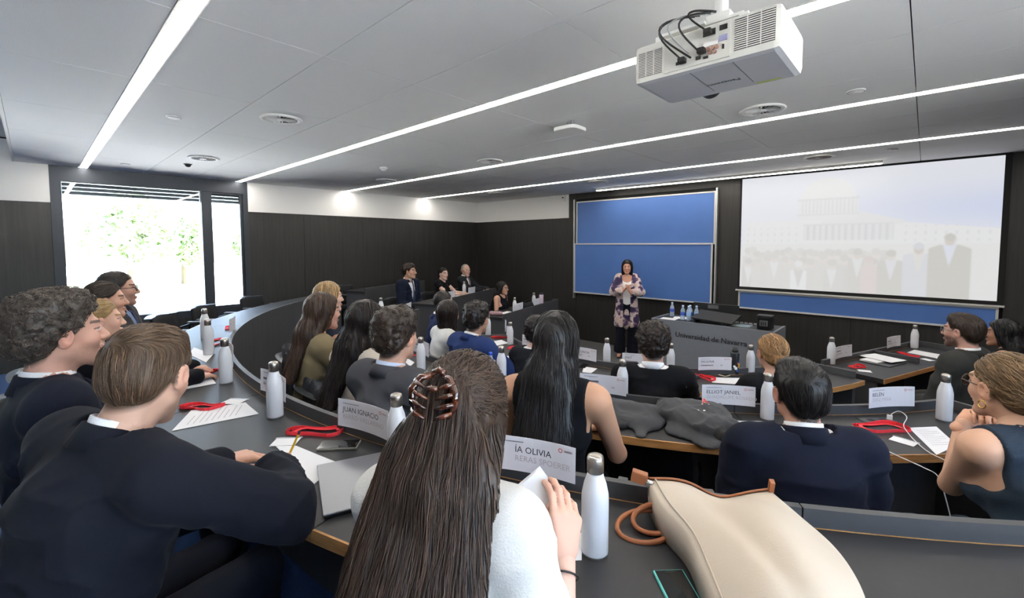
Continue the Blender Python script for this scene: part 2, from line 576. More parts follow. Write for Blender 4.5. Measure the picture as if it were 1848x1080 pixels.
paint(port, (229, 230, 232))
paint(port & ((U * 38) % 1 < .42), (216, 217, 221))
paint((U > .30) & (U < .66) & (np.abs(V - .56) < .006), (220, 220, 222))
wing = (V < .54) & (V > .42) & ((U < .29) | (U > .68))
paint(wing & ((U * 30) % 1 < .22) & (((V * 17) % 1) < .4), (218, 220, 225))
paint((U > .42) & (U < .56) & (V > .36) & (V < .43), (237, 237, 237))
paint(V < .40, (232, 232, 231), .7)
# rows of people
def figure(u, h, coat, face, shirt=None, w=.03):
    asp = (SX1 - SX0) / (SZ1 - SZ0)
    hv = h
    dx = (U - u) * asp
    body = (V < hv - .055) & (np.abs(dx) < np.minimum(w * asp, .02 + .7 * np.clip(hv - .055 - V, 0, 1) ** .6))
    paint(body, coat)
    if shirt is not None:
        paint(body & (np.abs(dx) < .035 * np.clip((V - (hv - .22)) / .16, 0, 1)), shirt)
    paint((dx / .028) ** 2 + ((V - (hv - .025)) / .04) ** 2 < 1, face)
    paint(((dx / .031) ** 2 + ((V - (hv - .005)) / .028) ** 2 < 1), tuple(np.array(coat) - 4))
for k in range(26):
    u = .04 + k * .0245 + rs.uniform(-.006, .006)
    figure(u, .33 + rs.uniform(-.03, .03), tuple(rs.uniform(219, 227) + np.array([0, -1, -4])), (229, 225, 221))
for k in range(15):
    u = .05 + k * .042 + rs.uniform(-.01, .01)
    figure(u, .27 + rs.uniform(-.03, .03), tuple(rs.uniform(214, 224) + np.array([0, -1, -4])), (228, 222, 218), (234, 234, 236) if k % 3 == 0 else None, .034)
figure(.285, .23, (238, 239, 241), (226, 222, 218), (216, 215, 213), .036)
figure(.53, .34, (214, 213, 208), (225, 216, 208), (231, 231, 233), .036)
figure(.575, .28, (226, 214, 212), (224, 216, 210), None, .03)
figure(.655, .33, (210, 209, 203), (226, 220, 214), (228, 228, 234), .05)
figure(.75, .385, (218, 221, 228), (212, 202, 192), (228, 226, 222), .052)
figure(.85, .45, (203, 202, 194), (214, 205, 196), (224, 228, 242), .068)
figure(.85, .45, (203, 202, 194), (214, 205, 196), (224, 228, 242), .068)
pic = 233 + (pic - 233) * .72
for _k in range(2):
    pic[1:-1, 1:-1] = (pic[1:-1, 1:-1] * 2 + pic[:-2, 1:-1] + pic[2:, 1:-1] + pic[1:-1, :-2] + pic[1:-1, 2:]) / 6
ver = np.zeros(((NX + 1), (NZ + 1), 3))
ver[..., 0] = (SX0 + gx * (SX1 - SX0))[:, None] - (SX0 + SX1) / 2
ver[..., 1] = -.002
ver[..., 2] = (gz * (SZ1 - SZ0))[None, :]
idx = np.arange((NX + 1) * (NZ + 1)).reshape(NX + 1, NZ + 1)
fc = np.stack([idx[:-1, :-1], idx[1:, :-1], idx[1:, 1:], idx[:-1, 1:]], -1).reshape(-1, 4)
M_SLIDE = bpy.data.materials.new('projected_slide')
M_SLIDE.use_nodes = True
_b = M_SLIDE.node_tree.nodes['Principled BSDF']
_a = M_SLIDE.node_tree.nodes.new('ShaderNodeAttribute')
_a.attribute_name = 'Col'
M_SLIDE.node_tree.links.new(_a.outputs['Color'], _b.inputs['Emission Color'])
_b.inputs['Emission Strength'].default_value = .74
_b.inputs['Base Color'].default_value = srgb(70, 70, 70)
_b.inputs['Roughness'].default_value = .9
pme = bpy.data.meshes.new('projected_picture')
pme.from_pydata(ver.reshape(-1, 3).tolist(), [], fc.tolist())
ca = pme.color_attributes.new('Col', 'FLOAT_COLOR', 'CORNER')
pc = np.clip(pic, 0, 255) / 255.0
pc = np.where(pc <= .04045, pc / 12.92, ((pc + .055) / 1.055) ** 2.4).reshape(-1, 3)
pc = np.repeat(pc, 4, axis=0)
ca.data.foreach_set('color', np.concatenate([pc, np.ones((len(pc), 1))], 1).astype(np.float32).ravel())
pme.materials.append(M_SLIDE)
link(bpy.data.objects.new('projected_picture', pme), t)

# --- outdoors seen through the window
M_PLAZA = mat('pale_paving', srgb(225, 222, 214), .9, var=.08, vscale=1.5)
gr = struct(MB().box(-70, XL - .4, -45, 45, -.6, -.5).box(XR + .4, 60, -45, 45, -.6, -.5).build('ground_outside', M_PLAZA))  # right-hand paving lies unseen outside the added window, bouncing daylight in
MB().box(-44, -26, -18, 26, -.5, -.46).build('lawn', mat('lawn', srgb(190, 200, 170), .9, var=.2, vscale=3), gr)
M_FACADE = mat('pale_facade', srgb(226, 224, 220), .8)
bt = tag(empty('building', (-52, -6, -.5)), 'pale building with dark windows beyond the trees outside the window', 'building')
MB().box(-4, 4, -9, 7, 0, 9).build('wall', M_FACADE, bt)
for k in range(5):
    for j in range(2):
        MB().box(4.0, 4.05, -7.6 + 2.9 * k, -6.0 + 2.9 * k, 1.5 + 3.4 * j, 3.6 + 3.4 * j).build('window', mat('facade_window', srgb(120, 135, 150), .2), bt)
M_LEAF = mat('leaves', srgb(142, 164, 120), .7)
M_BARK = mat('bark', srgb(90, 78, 66), .9)
def tree(x, y, h, r, label):
    t = tag(empty('tree', (x, y, -.5)), label, 'tree', 'trees outside the window')
    MB().tube([(0, 0, 0), (.05, 0, h * .3), (0, .05, h * .7)], [.16, .12, .05], 7).build('trunk', M_BARK, t)
    rr = np.random.RandomState(int(abs(x * 7 + y * 13)))
    n = 2600
    d = rr.normal(size=(n, 3)); d /= np.linalg.norm(d, axis=1)[:, None]
    c = d * (rr.uniform(.25, 1, (n, 1)) ** .5) * np.array([r, r, r * .9]) * (1 + .25 * np.sin(4 * d[:, :1] + 3 * d[:, 1:2])) + np.array([0, 0, h * .68])
    v, f = [], []
    for i in range(n):
        a = rr.normal(size=3) * .09
        b_ = rr.normal(size=3) * .09
        k = len(v)
        v += [c[i] - a, c[i] + b_, c[i] + a, c[i] - b_]
        f.append((k, k + 1, k + 2, k + 3))
    o = mesh_obj('foliage', v, f, M_LEAF, t)
    o['kind'] = 'stuff'
tree(-26.5, 3.0, 4.4, 1.7, 'loose green tree in the middle of the window')
tree(-33, 6.2, 4.0, 1.5, 'small green tree seen through the large pane at its right')
tree(-30, 9.6, 3.6, 1.3, 'pale green bush seen through the narrow casement pane')
# ------------------------------------------------------------------ rows of desks
ZTA, ZTB, ZTC = 1.12, .94, .77
DEPTH = .47
LIP = .055

def sweep(path, nrm, prof):
    """closed profile of (u outward, z) swept along the path"""
    n = len(prof)
    v, f = [], []
    for (x, y), (nx, ny) in zip(path, nrm):
        for u, z in prof:
            v.append((x + nx * u, y + ny * u, z))
    for i in range(len(path) - 1):
        for k in range(n):
            l = (k + 1) % n
            f.append((i * n + k, i * n + l, (i + 1) * n + l, (i + 1) * n + k))
    f.append(tuple(range(n)))
    f.append(tuple((len(path) - 1) * n + k for k in range(n - 1, -1, -1)))
    return v, f

def rect(u0, u1, z0, z1): return [(u0, z0), (u1, z0), (u1, z1), (u0, z1)]

def desk_row(label, path, nrm, zt, zlow, nseg, own_floor, ends=(True, True), endlip=(False, False)):
    x0 = path[len(path) // 2]
    t = tag(empty('desk_row', (x0[0], x0[1], zlow)), label, 'desk', 'curved rows of desks')
    inv = Matrix.Translation((-x0[0], -x0[1], -zlow))
    def put(name, vf, m):
        o = mesh_obj(name, *vf, m, t)
        o.matrix_parent_inverse = inv
        return o
    per = (len(path) - 1) // nseg
    for s in range(nseg):
        i0, i1 = s * per, (s + 1) * per
        p, q = [list(a) for a in path[i0:i1 + 1]], nrm[i0:i1 + 1]
        # a 3 mm joint between neighbouring desks
        for e, d in ((0, 1), (-1, -2)):
            dx, dy = p[d][0] - p[e][0], p[d][1] - p[e][1]
            L = math.hypot(dx, dy)
            p[e][0] += dx / L * .002; p[e][1] += dy / L * .002
        put('tabletop', sweep(p, q, rect(.003, DEPTH, zt - .04, zt)), M_DESK)
        put('wood_edge', sweep(p, q, [(DEPTH, zt - .04), (DEPTH + .006, zt - .039), (DEPTH + .006, zt - .001), (DEPTH, zt)]), M_OAK)
        put('front_panel', sweep(p, q, [(-.024, zlow), (.0, zlow), (.0, zt + LIP), (-.024, zt + LIP)]), M_PARAPET)
        put('brass_line', sweep(p, q, rect(.0, .002, zt, zt + .002)), M_OAK)
        if s > 0 or ends[0] or ends[1]:
            pass
    for k, i in ((0, 0), (1, len(path) - 1)):
        if ends[k]:
            (x, y), (nx, ny) = path[i], nrm[i]
            j = 1 if k == 0 else len(path) - 2
            tx, ty = path[j][0] - x, path[j][1] - y
            L = math.hypot(tx, ty); tx /= L; ty /= L
            top = zt - .042
            poly = [(x + nx * u + tx * w, y + ny * u + ty * w) for u, w in ((.0, .02), (DEPTH - .06, .02), (DEPTH - .06, .05), (.0, .05))]
            o = MB().prism(poly, own_floor, top).build('end_panel', M_PARAPET, t)
            o.matrix_parent_inverse = inv
        if endlip[k]:
            (x, y), (nx, ny) = path[i], nrm[i]
            j = 1 if k == 0 else len(path) - 2
            tx, ty = path[j][0] - x, path[j][1] - y
            L = math.hypot(tx, ty); tx /= L; ty /= L
            poly = [(x + nx * u + tx * w, y + ny * u + ty * w) for u, w in ((-.024, -.022), (endlip[k], -.022), (endlip[k], -.001), (-.024, -.001))]
            o = MB().prism(poly, own_floor, zt + LIP).build('end_lip', M_PARAPET, t)
            o.matrix_parent_inverse = inv
    # slim supports under the joints
    for s in range(1, nseg):
        (x, y), (nx, ny) = path[s * per], nrm[s * per]
        tx, ty = -ny, nx
        poly = [(x + nx * u + tx * w, y + ny * u + ty * w) for u, w in ((.0, -.012), (.26, -.012), (.26, .012), (.0, .012))]
        o = MB().prism(poly, own_floor, zt - .042).build('support_panel', M_PARAPET, t)
        o.matrix_parent_inverse = inv
    return t

def arc_row(label, R, a0, a1, zt, zlow, nseg, own_floor, **k):
    n = nseg * 8
    path = arc(R, a0, a1, n)
    nrm = [(math.cos(math.radians(a0 + (a1 - a0) * i / n)), math.sin(math.radians(a0 + (a1 - a0) * i / n))) for i in range(n + 1)]
    return desk_row(label, path, nrm, zt, zlow, nseg, own_floor, **k)

def straight_row(label, p0, p1, out, zt, zlow, nseg, own_floor, **k):
    n = nseg * 2
    path = [(p0[0] + (p1[0] - p0[0]) * i / n, p0[1] + (p1[1] - p0[1]) * i / n) for i in range(n + 1)]
    tx, ty = p1[0] - p0[0], p1[1] - p0[1]
    L = math.hypot(tx, ty)
    nx, ny = (-ty / L, tx / L)
    if nx * out < 0: nx, ny = -nx, -ny
    return desk_row(label, path, [(nx, ny)] * (n + 1), zt, zlow, nseg, own_floor, **k)

arc_row('long curved grey back desk row with oak edge, nearest the camera', 4.55, 208.5, 331.5, ZTA, TB, 8, TA)
arc_row('curved grey middle desk row holding the two folded dark jackets', 3.18, 211, 327.3, ZTB, 0, 5, TB, endlip=(False, .47))
arc_row('innermost curved grey desk row in front of the lectern', 1.84, 224, 343.5, ZTC, 0, 3, 0, endlip=(False, .40))
straight_row('grey desk with oak end at which the lone woman in black sits, far left', ARM_C[0], ARM_C[1], -1, ZTC, 0, 2, 0, endlip=(False, .1))
straight_row('grey desk with oak end in front of the older man at the left wall', ARM_B[0], ARM_B[1], -1, ZTB, 0, 2, TB)
straight_row('rearmost grey desk with pale end beside the dark left wall', ARM_A[0], ARM_A[1], -1, ZTA, TB, 2, TA)
RD = straight_row('short grey desk with oak edge at which the bearded man sits, right', (-.66, 4.98), (-.03, 6.69), 1, ZTC, 0, 2, 0, endlip=(False, .36))
# low divider between the two halves of the right-hand desk
o = MB().box(.0, .36, -.011, .011, 0, .05).build('divider', M_PARAPET, RD)
o.matrix_parent_inverse = Matrix.Translation((-RD.location[0], -RD.location[1], 0))
o.location = (-.345, 5.835, ZTC)
o.rotation_euler = (0, 0, math.atan2(-.346, .938))

# ------------------------------------------------------------------ chairs
def shell_back(w, h, curve, th, nx=8, nz=5):
    v, f = [], []
    for side in (0, 1):
        for i in range(nx + 1):
            a = (i / nx - .5) * 2
            for j in range(nz + 1):
                b = j / nz
                ww = w * (1 - .10 * b * b)
                x = a * ww / 2
                y = -curve * (1 - a * a) - .05 * b + (th if side else 0) * 1.0
                z = h * b - .02 * a * a * b
                v.append((x, y, z))
    N = (nx + 1) * (nz + 1)
    for i in range(nx):
        for j in range(nz):
            a, b, c, d = i * (nz + 1) + j, (i + 1) * (nz + 1) + j, (i + 1) * (nz + 1) + j + 1, i * (nz + 1) + j + 1
            f.append((a, b, c, d)); f.append((N + d, N + c, N + b, N + a))
    edge = [i * (nz + 1) for i in range(nx + 1)] + [nx * (nz + 1) + j for j in range(1, nz + 1)] + [i * (nz + 1) + nz for i in range(nx - 1, -1, -1)] + [j for j in range(nz - 1, 0, -1)]
    for k in range(len(edge)):
        a, b = edge[k], edge[(k + 1) % len(edge)]
        f.append((b, a, N + a, N + b))
    return v, f

def make_chair():
    t = empty('lecture_chair')
    # local +Y faces the desk
    MB().prism([(-.22, -.2), (-.19, -.23), (.19, -.23), (.22, -.2), (.235, .16), (.2, .21), (-.2, .21), (-.235, .16)], .40, .455).build('seat', M_BLACKFAB, t, bevel=.012)
    b = mesh_obj('backrest', *shell_back(.46, .34, .05, .03), M_BLACKFAB, t, smooth=True)
    b.location = (0, -.22, .45)
    mesh_obj('back_rim', *shell_back(.475, .012, .052, .036, nz=1), mat('chair_rim_glint', srgb(84, 87, 92), .35, metal=.5), t).location = (0, -.272, .785)  # rim toned paler to stand in for the window's reflection
    for s in (-1, 1):
        MB().tube([(s * .25, -.24, .44), (s * .265, -.25, .60), (s * .268, -.10, .645), (s * .27, .16, .648)], [.012, .012, .014, .014], 6).build('arm_bar', M_BLACKMETAL, t, smooth=True)
        MB().box(s * .27 - .022, s * .27 + .022, -.16, .19, .65, .668).build('armrest', M_GREYPLASTIC, t, bevel=.006)
    MB().lathe([(.0, .39), (.03, .39), (.03, .05), (.0, .05)], 10).build('column', M_BLACKMETAL, t)
    MB().lathe([(.0, .05), (.06, .045), (.2, .02), (.21, 0), (0, 0)], 18).build('base', M_BLACKMETAL, t)
    return t

CHAIR0 = None
def chair(x, y, z, face, label):
    """face: direction (dx,dy) that the sitter looks"""
    global CHAIR0
    if CHAIR0 is None:
        CHAIR0 = c = make_chair()
    else:
        c = copy_tree(CHAIR0)
    c.location = (x, y, z)
    c.rotation_euler = (0, 0, math.atan2(-face[0], face[1]))
    tag(c, label, 'chair', 'black lecture chairs')
    return c

def polar(R, a): return (CX + R * math.cos(math.radians(a)), CY + R * math.sin(math.radians(a)))
EMPTY = [(5.37, 239.4, 'first empty black chair past the men by the window, nearest the camera'),
         (5.36, 231.6, 'second empty black chair of the row below the window'),
         (5.36, 224.3, 'third empty black chair of the row below the window'),
         (5.38, 214.6, 'farthest empty black chair at the end of the back desk row')]
for R, a, lab in EMPTY:
    x, y = polar(R, a)
    chair(x, y, TA, (CX - x, CY - y), lab)
chair(-7.62, 3.98, TA, (.93, .36), 'empty black chair at the pale desk end by the left wall')

# ------------------------------------------------------------------ lectern
LX0, LX1, LY0, LY1, LZ = -2.80, -1.265, 5.90, 6.46, .87
M_LECT = mat('lectern_laminate', srgb(116, 119, 126), .5, var=.04, vscale=20)
lt = tag(empty('lectern', ((LX0 + LX1) / 2, (LY0 + LY1) / 2, 0)), 'grey lectern desk lettered Universidad de Navarra before the boards', 'lectern')
hw, hd = (LX1 - LX0) / 2, (LY1 - LY0) / 2
MB().box(-hw, hw, -hd, -hd + .025, 0, LZ - .0).build('front_panel', M_LECT, lt)
MB().box(-hw, -hw + .025, -hd + .025, hd, 0, LZ).build('side_panel', M_LECT, lt)
MB().box(hw - .025, hw, -hd + .025, hd, 0, LZ).build('side_panel', M_LECT, lt)
MB().box(-hw + .025, hw - .025, -hd + .025, hd, LZ - .035, LZ - .006).build('worktop', M_DESK, lt)
M_INK = mat('black_letters', srgb(14, 14, 16), .5)
_x = -.42
for _w in ('Universidad', 'de', 'Navarra'):
    o = text_mesh('lettering', _w, .094, M_INK, lt, frame((_x, -hd - .004, .655), (1, 0, 0), (0, 0, 1)), extrude=.002)
    _x += max(v.co.x for v in o.data.vertices) + .027

# ------------------------------------------------------------------ projector
PX0, PX1, PY0, PY1, PZ0, PZ1 = -.832, -.345, 1.575, 1.90, 2.508, 2.648
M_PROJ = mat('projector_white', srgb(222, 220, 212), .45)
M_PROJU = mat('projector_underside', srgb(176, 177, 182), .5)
M_BLACK = mat('black_plastic', srgb(16, 16, 17), .5)
pj = tag(empty('projector', ((PX0 + PX1) / 2, (PY0 + PY1) / 2, PZ0)), 'white ceiling projector with grilles and dangling black cables at its back', 'projector')
w, d, h = (PX1 - PX0) / 2, (PY1 - PY0) / 2, PZ1 - PZ0
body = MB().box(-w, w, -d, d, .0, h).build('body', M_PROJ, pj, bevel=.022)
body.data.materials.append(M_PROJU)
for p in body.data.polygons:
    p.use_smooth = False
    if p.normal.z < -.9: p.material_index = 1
# chamfered front corner block and lens side
MB().box(-w + .02, w - .02, d - .002, d + .03, .015, h - .02).build('front_cover', M_PROJ, pj, bevel=.012)
MB().lathe([(0, 0), (.045, 0), (.045, .05), (.036, .05), (.036, .03), (0, .03)], 24, cx=-.1, cy=d + .028, cz=.06, axis='y').build('lens', M_BLACK, pj)
# rear grilles: dark recess with white slats
def grille(x0, x1, z0, z1, n, cut=False):
    g = MB().box(x0, x1, -d - .001, -d + .004, z0, z1).build('grille_recess', M_BLACK, pj)
    for k in range(n):
        z = z0 + (k + .5) * (z1 - z0) / n
        MB().box(x0, x1, -d - .004, -d - .0005, z - (z1 - z0) / n * .23, z + (z1 - z0) / n * .23).build('slat', M_PROJ, g)
    for k in (1, 2):
        x = x0 + (x1 - x0) * k / 3
        MB().box(x - .0015, x + .0015, -d - .0045, -d - .0005, z0, z1).build('rib', M_PROJ, g)
grille(-w + .018, -w + .108, .022, h - .028, 15)
grille(w - .135, w - .018, .026, h - .012, 15)
pn = MB().box(-w + .118, w - .148, -d - .002, -d + .002, .014, h - .012).build('connector_panel', mat('panel_grey', srgb(205, 203, 196), .5), pj)
def port(x, z, a, b, m=M_BLACK): MB().box(x - a, x + a, -d - .005, -d - .0015, z - b, z + b).build('port', m, pn)
port(.075, .112, .012, .008); port(.03, .108, .02, .01); port(-.005, .035, .008, .006); port(.02, .03, .008, .004); port(.075, .05, .003, .007); port(-.07, .035, .012, .005)
port(.075, .078, .013, .009, mat('label_lilac', srgb(140, 140, 175), .6)); port(.035, .07, .025, .007, M_ALU)
for k in range(5):
    MB().lathe([(.0, -.006), (.006, -.006), (.006, 0), (0, 0)], 10, cx=.028 + .014 * (k % 3) + .007 * (k // 3), cy=-d - .002, cz=.054 - .013 * (k // 3), axis='y').build('socket', mat('socket_red', srgb(150, 110, 96), .4), pn)
# bundle of cables looping from the top into the panel
cb = tag(empty('cable_bundle', (0, 0, 0)), 'black and grey cables looping into the back of the projector', 'cables')
cb.location = pj.location
for k in range(5):
    x0 = .02 - .016 * k
    xe = (.03, .005, -.03, -.055, -.02)[k]
    ze = (.106, .045, .05, .036, .03)[k]
    pts = []
    for i in range(15):
        s = i / 14
        bx = x0 + .03 - .095 * math.sin(s * math.pi) * (.7 + .1 * k) + (xe - x0 - .03) * s
        bz = h + .03 + .015 * math.sin(s * 3) - (h + .03 - ze) * s ** 1.4 + .012 * math.sin(s * math.pi)
        by = -d - .012 - .028 * math.sin(s * math.pi) - .004 * k + .05 * max(0, .25 - s)
        pts.append((bx, by, bz))
    MB().tube(pts, .0035 if k != 2 else .003, 6).build('cable', mat('cable_grey', srgb(150, 150, 150), .5) if k == 2 else M_BLACK, cb, smooth=True)
for x, z in ((.03, .106), (.01, .05), (-.055, .036)):
    MB().box(x - .012, x + .012, -d - .03, -d - .005, z - .009, z + .009).build('plug', M_BLACK, cb, bevel=.003)
# mount
MB().box(-.09, .07, -.10, .07, h + .028, h + .04).box(-.02, .06, -.06, .03, h + .03, h + .075).build('mount_plate', M_WHITE, pj)
for x, y in ((-.16, -.12), (.12, -.1), (-.14, .1), (.12, .1)):
    MB().box(min(x, 0), max(x, 0), y - .012, y + .012, h + .02, h + .03).box(x - .014, x + .014, y - .014, y + .014, h - .002, h + .024).build('mount_arm', M_WHITE, pj)
MB().lathe([(.022, h + .07), (.022, ZC - PZ0), (.05, ZC - PZ0), (.05, ZC - PZ0 - .01), (.022, ZC - PZ0 - .012)], 16, cx=.02, cy=-.02).build('mount_pole', M_WHITE, pj)
text_mesh('brand_print', 'Panasonic', .03, M_INK, pj, frame((.075, .02, -.0012), (-1, 0, 0), (0, 1, 0)), extrude=.0002)
MB().box(w - .14, w - .06, d - .045, d - .03, -.0012, .0).build('sticker', mat('sticker_green', srgb(160, 170, 90), .6), pj)
MB().box(-.042, -.04, -d + .02, d - .06, -.0008, .0002).build('panel_seam', M_GREYPLASTIC, pj)
MB().box(.098, .1, -d + .02, d - .06, -.0008, .0002).build('panel_seam', M_GREYPLASTIC, pj)

# ------------------------------------------------------------------ ceiling fittings
def vent(x, y, label):
    t = tag(empty('swirl_vent', (x, y, ZC - .014)), label, 'air vent', 'round swirl ceiling vents')
    MB().lathe([(.118, .013), (.150, .013), (.156, .006), (.15, -.002), (.122, .0), (.118, .013)], 32).build('rim', M_WHITE, t, smooth=True)
    MB().lathe([(0, .0115), (.12, .0115), (.12, .0135), (0, .0135)], 24).build('dark_throat', mat('vent_throat', srgb(40, 40, 42), .7), t)
    for k in range(20):
        a = 2 * math.pi * k / 20
        da = .13
        r0, r1 = .032, .117
        v = []
        for r, aa, z in ((r0, a, .002), (r1, a + .12, .001), (r1, a + da + .12, .010), (r0, a + da * 1.6, .010)):
            v.append((r * math.cos(aa), r * math.sin(aa), z))
        v += [(x_, y_, z_ - .0015) for x_, y_, z_ in v]
        mesh_obj('vane', v, [(0, 1, 2, 3), (7, 6, 5, 4), (0, 4, 5, 1), (1, 5, 6, 2), (2, 6, 7, 3), (3, 7, 4, 0)], M_WHITE, t)
    MB().lathe([(0, -.002), (.03, -.001), (.034, .006), (0, .008)], 16).build('hub', M_WHITE, t, smooth=True)
    return t
for x, y, lab in ((-3.79, 1.39, 'round swirl vent between the two nearest light lines at the left'), (-6.13, 1.39, 'round swirl vent close to the window'),
                  (-3.86, 3.77, 'round swirl vent beside the middle of the third light line'), (-6.17, 3.78, 'round swirl vent near the left wall before the third light line'),
                  (-.93, 3.735, 'round swirl vent below the projector'), (-.94, 6.19, 'round swirl vent above the projection screen'),
                  (-3.85, 6.16, 'round swirl vent above the blue boards'), (-6.15, 6.17, 'round swirl vent in the far left ceiling corner')):
    vent(x, y, lab)
M_CHROME = mat('chrome', srgb(210, 210, 210), .25, metal=.9)
for x, y, r, lab in ((-4.35, .80, .052, 'flat white ceiling disc beside the nearest light line'), (-7.29, .83, .05, 'flat white ceiling disc above the window'),
                     (-.375, 3.71, .052, 'flat white ceiling disc right of the projector'), (-.30, 6.25, .05, 'flat white ceiling disc above the screen')):
    t = tag(empty('ceiling_disc', (x, y, ZC)), lab, 'detector', 'flat ceiling discs')
    MB().lathe([(0, -.012), (r * .8, -.011), (r, -.004), (r, 0), (0, 0)], 24).build('cover', M_WHITE, t, smooth=True)
    MB().lathe([(r * .86, -.0095), (r * .9, -.0095), (r * .9, -.0075), (r * .86, -.009)], 24).build('ring', M_GREYPLASTIC, t)
t = tag(empty('dome_sensor', (-6.75, 1.36, ZC)), 'small dark dome sensor beside the vent near the window', 'sensor')
MB().lathe([(0, -.04), (.025, -.032), (.036, -.012), (.036, -.008), (0, -.006)], 16).build('dome', M_BLACKMETAL, t, smooth=True)
MB().lathe([(0, -.008), (.045, -.008), (.048, 0), (0, 0)], 16).build('base', M_GREYPLASTIC, t)
t = tag(empty('access_point', (-2.16, 3.02, ZC)), 'rounded white wireless access point hanging from the ceiling', 'access point')
MB().prism([(.11 * math.copysign(abs(math.cos(a)) ** .5, math.cos(a)), .11 * math.copysign(abs(math.sin(a)) ** .5, math.sin(a))) for a in [2 * math.pi * k / 28 for k in range(28)]], -.085, -.055).build('cover', M_WHITE, t, bevel=.01)
MB().box(-.07, .07, -.07, .07, -.055, -.047).build('back_plate', M_GREYPLASTIC, t)
MB().tube([(-.05, 0, -.05), (-.03, .02, -.01), (-.04, .03, 0)], .008, 6).tube([(.04, -.02, -.05), (.03, -.01, 0)], .008, 6).build('bracket', M_ALU, t)
t = tag(empty('smoke_detector', (-5.18, 3.14, ZC)), 'small white smoke detector near the left wall', 'detector')
MB().lathe([(0, -.05), (.03, -.048), (.04, -.03), (.05, -.022), (.052, 0), (0, 0)], 20).build('body', M_WHITE, t, smooth=True)
MB().lathe([(.041, -.03), (.043, -.03), (.043, -.024), (.041, -.024)], 20).build('slot_ring', M_BLACKMETAL, t)
t = tag(empty('wall_camera', (-5.42, YF - .012, 2.83)), 'small white wall device in the corner beside the blue boards', 'wall device')
MB().box(-.035, .035, -.05, 0, -.06, .06).build('body', M_WHITE, t, bevel=.01)
MB().lathe([(0, -.01), (.014, -.008), (.016, 0), (0, 0)], 14, cy=-.05, cz=.02, axis='y').build('eye', M_BLACK, t)
# ------------------------------------------------------------------ people: signed-distance modelling
def V3(*a): return np.array(a, dtype=float)
_rl = np.random.RandomState(11).uniform(-1, 1, (32, 32, 32)).astype(np.float32)
def vnoise(P):
    """smooth value noise, P (...,3) in lattice units"""
    i = np.floor(P).astype(int)
    f = P - i
    f = f * f * (3 - 2 * f)
    i &= 31
    j = (i + 1) & 31
    x0, y0, z0, x1, y1, z1 = i[..., 0], i[..., 1], i[..., 2], j[..., 0], j[..., 1], j[..., 2]
    fx, fy, fz = f[..., 0], f[..., 1], f[..., 2]
    c00 = _rl[x0, y0, z0] * (1 - fx) + _rl[x1, y0, z0] * fx
    c10 = _rl[x0, y1, z0] * (1 - fx) + _rl[x1, y1, z0] * fx
    c01 = _rl[x0, y0, z1] * (1 - fx) + _rl[x1, y0, z1] * fx
    c11 = _rl[x0, y1, z1] * (1 - fx) + _rl[x1, y1, z1] * fx
    return (c00 * (1 - fy) + c10 * fy) * (1 - fz) + (c01 * (1 - fy) + c11 * fy) * fz

def rc(a, b, ra, rb, k=.02, flat=None, op='add'):
    """round cone; flat=(unit normal, factor): squeezed along that normal"""
    a, b = np.asarray(a, float), np.asarray(b, float)
    R = max(ra, rb)
    lo, hi = np.minimum(a, b) - R, np.maximum(a, b) + R
    ab = b - a
    L2 = max(ab @ ab, 1e-9)
    def fn(P):
        q = P - a
        t = np.clip((q @ ab) / L2, 0, 1)
        d = q - t[..., None] * ab
        if flat is not None:
            n, s = flat
            c = d @ n
            d = d + (c * (1 / s - 1))[..., None] * n
            return (np.sqrt((d * d).sum(-1)) - (ra + t * (rb - ra))) * min(1, .5 + s / 2)
        return np.sqrt((d * d).sum(-1)) - (ra + t * (rb - ra))
    return (lo, hi, fn, k, op)

def el(c, r, R=None, k=.02, op='add'):
    c, r = np.asarray(c, float), np.asarray(r, float)
    m = r.max()
    def fn(P):
        q = P - c
        if R is not None: q = q @ R
        k0 = np.sqrt(((q / r) ** 2).sum(-1))
        k1 = np.sqrt(((q / (r * r)) ** 2).sum(-1)) + 1e-9
        return k0 * (k0 - 1) / k1
    return (c - m, c + m, fn, k, op)

def evaluate(prims, lo, hi, h, extra=None):
    n = np.maximum(np.ceil((hi - lo) / h).astype(int) + 1, 2)
    ax = [lo[i] + h * np.arange(n[i]) for i in range(3)]
    F = np.full(n, .25, dtype=np.float64)
    for plo, phi, fn, k, op in prims:
        m = k * 1.5 + 2 * h + .012
        s = []
        for i in range(3):
            a = max(0, int((plo[i] - m - lo[i]) / h))
            b = min(n[i], int((phi[i] + m - lo[i]) / h) + 2)
            s.append((a, b))
        if any(b <= a for a, b in s): continue
        X, Y, Z = np.meshgrid(*[ax[i][s[i][0]:s[i][1]] for i in range(3)], indexing='ij')
        d = fn(np.stack([X, Y, Z], -1))
        sl = tuple(slice(a, b) for a, b in s)
        g = F[sl]
        if op == 'add':
            hh = np.clip(.5 + .5 * (g - d) / k, 0, 1)
            F[sl] = g * (1 - hh) + d * hh - k * hh * (1 - hh)
        elif op == 'sub':
            hh = np.clip(.5 - .5 * (g + d) / k, 0, 1)
            F[sl] = g * (1 - hh) - d * hh + k * hh * (1 - hh)
    if extra is not None:
        X, Y, Z = np.meshgrid(*ax, indexing='ij')
        P = np.stack([X, Y, Z], -1)
        near = np.abs(F) < .06
        F[near] = extra(P[near], F[near])
        F[~near & (F > 0)] = .06
    return F

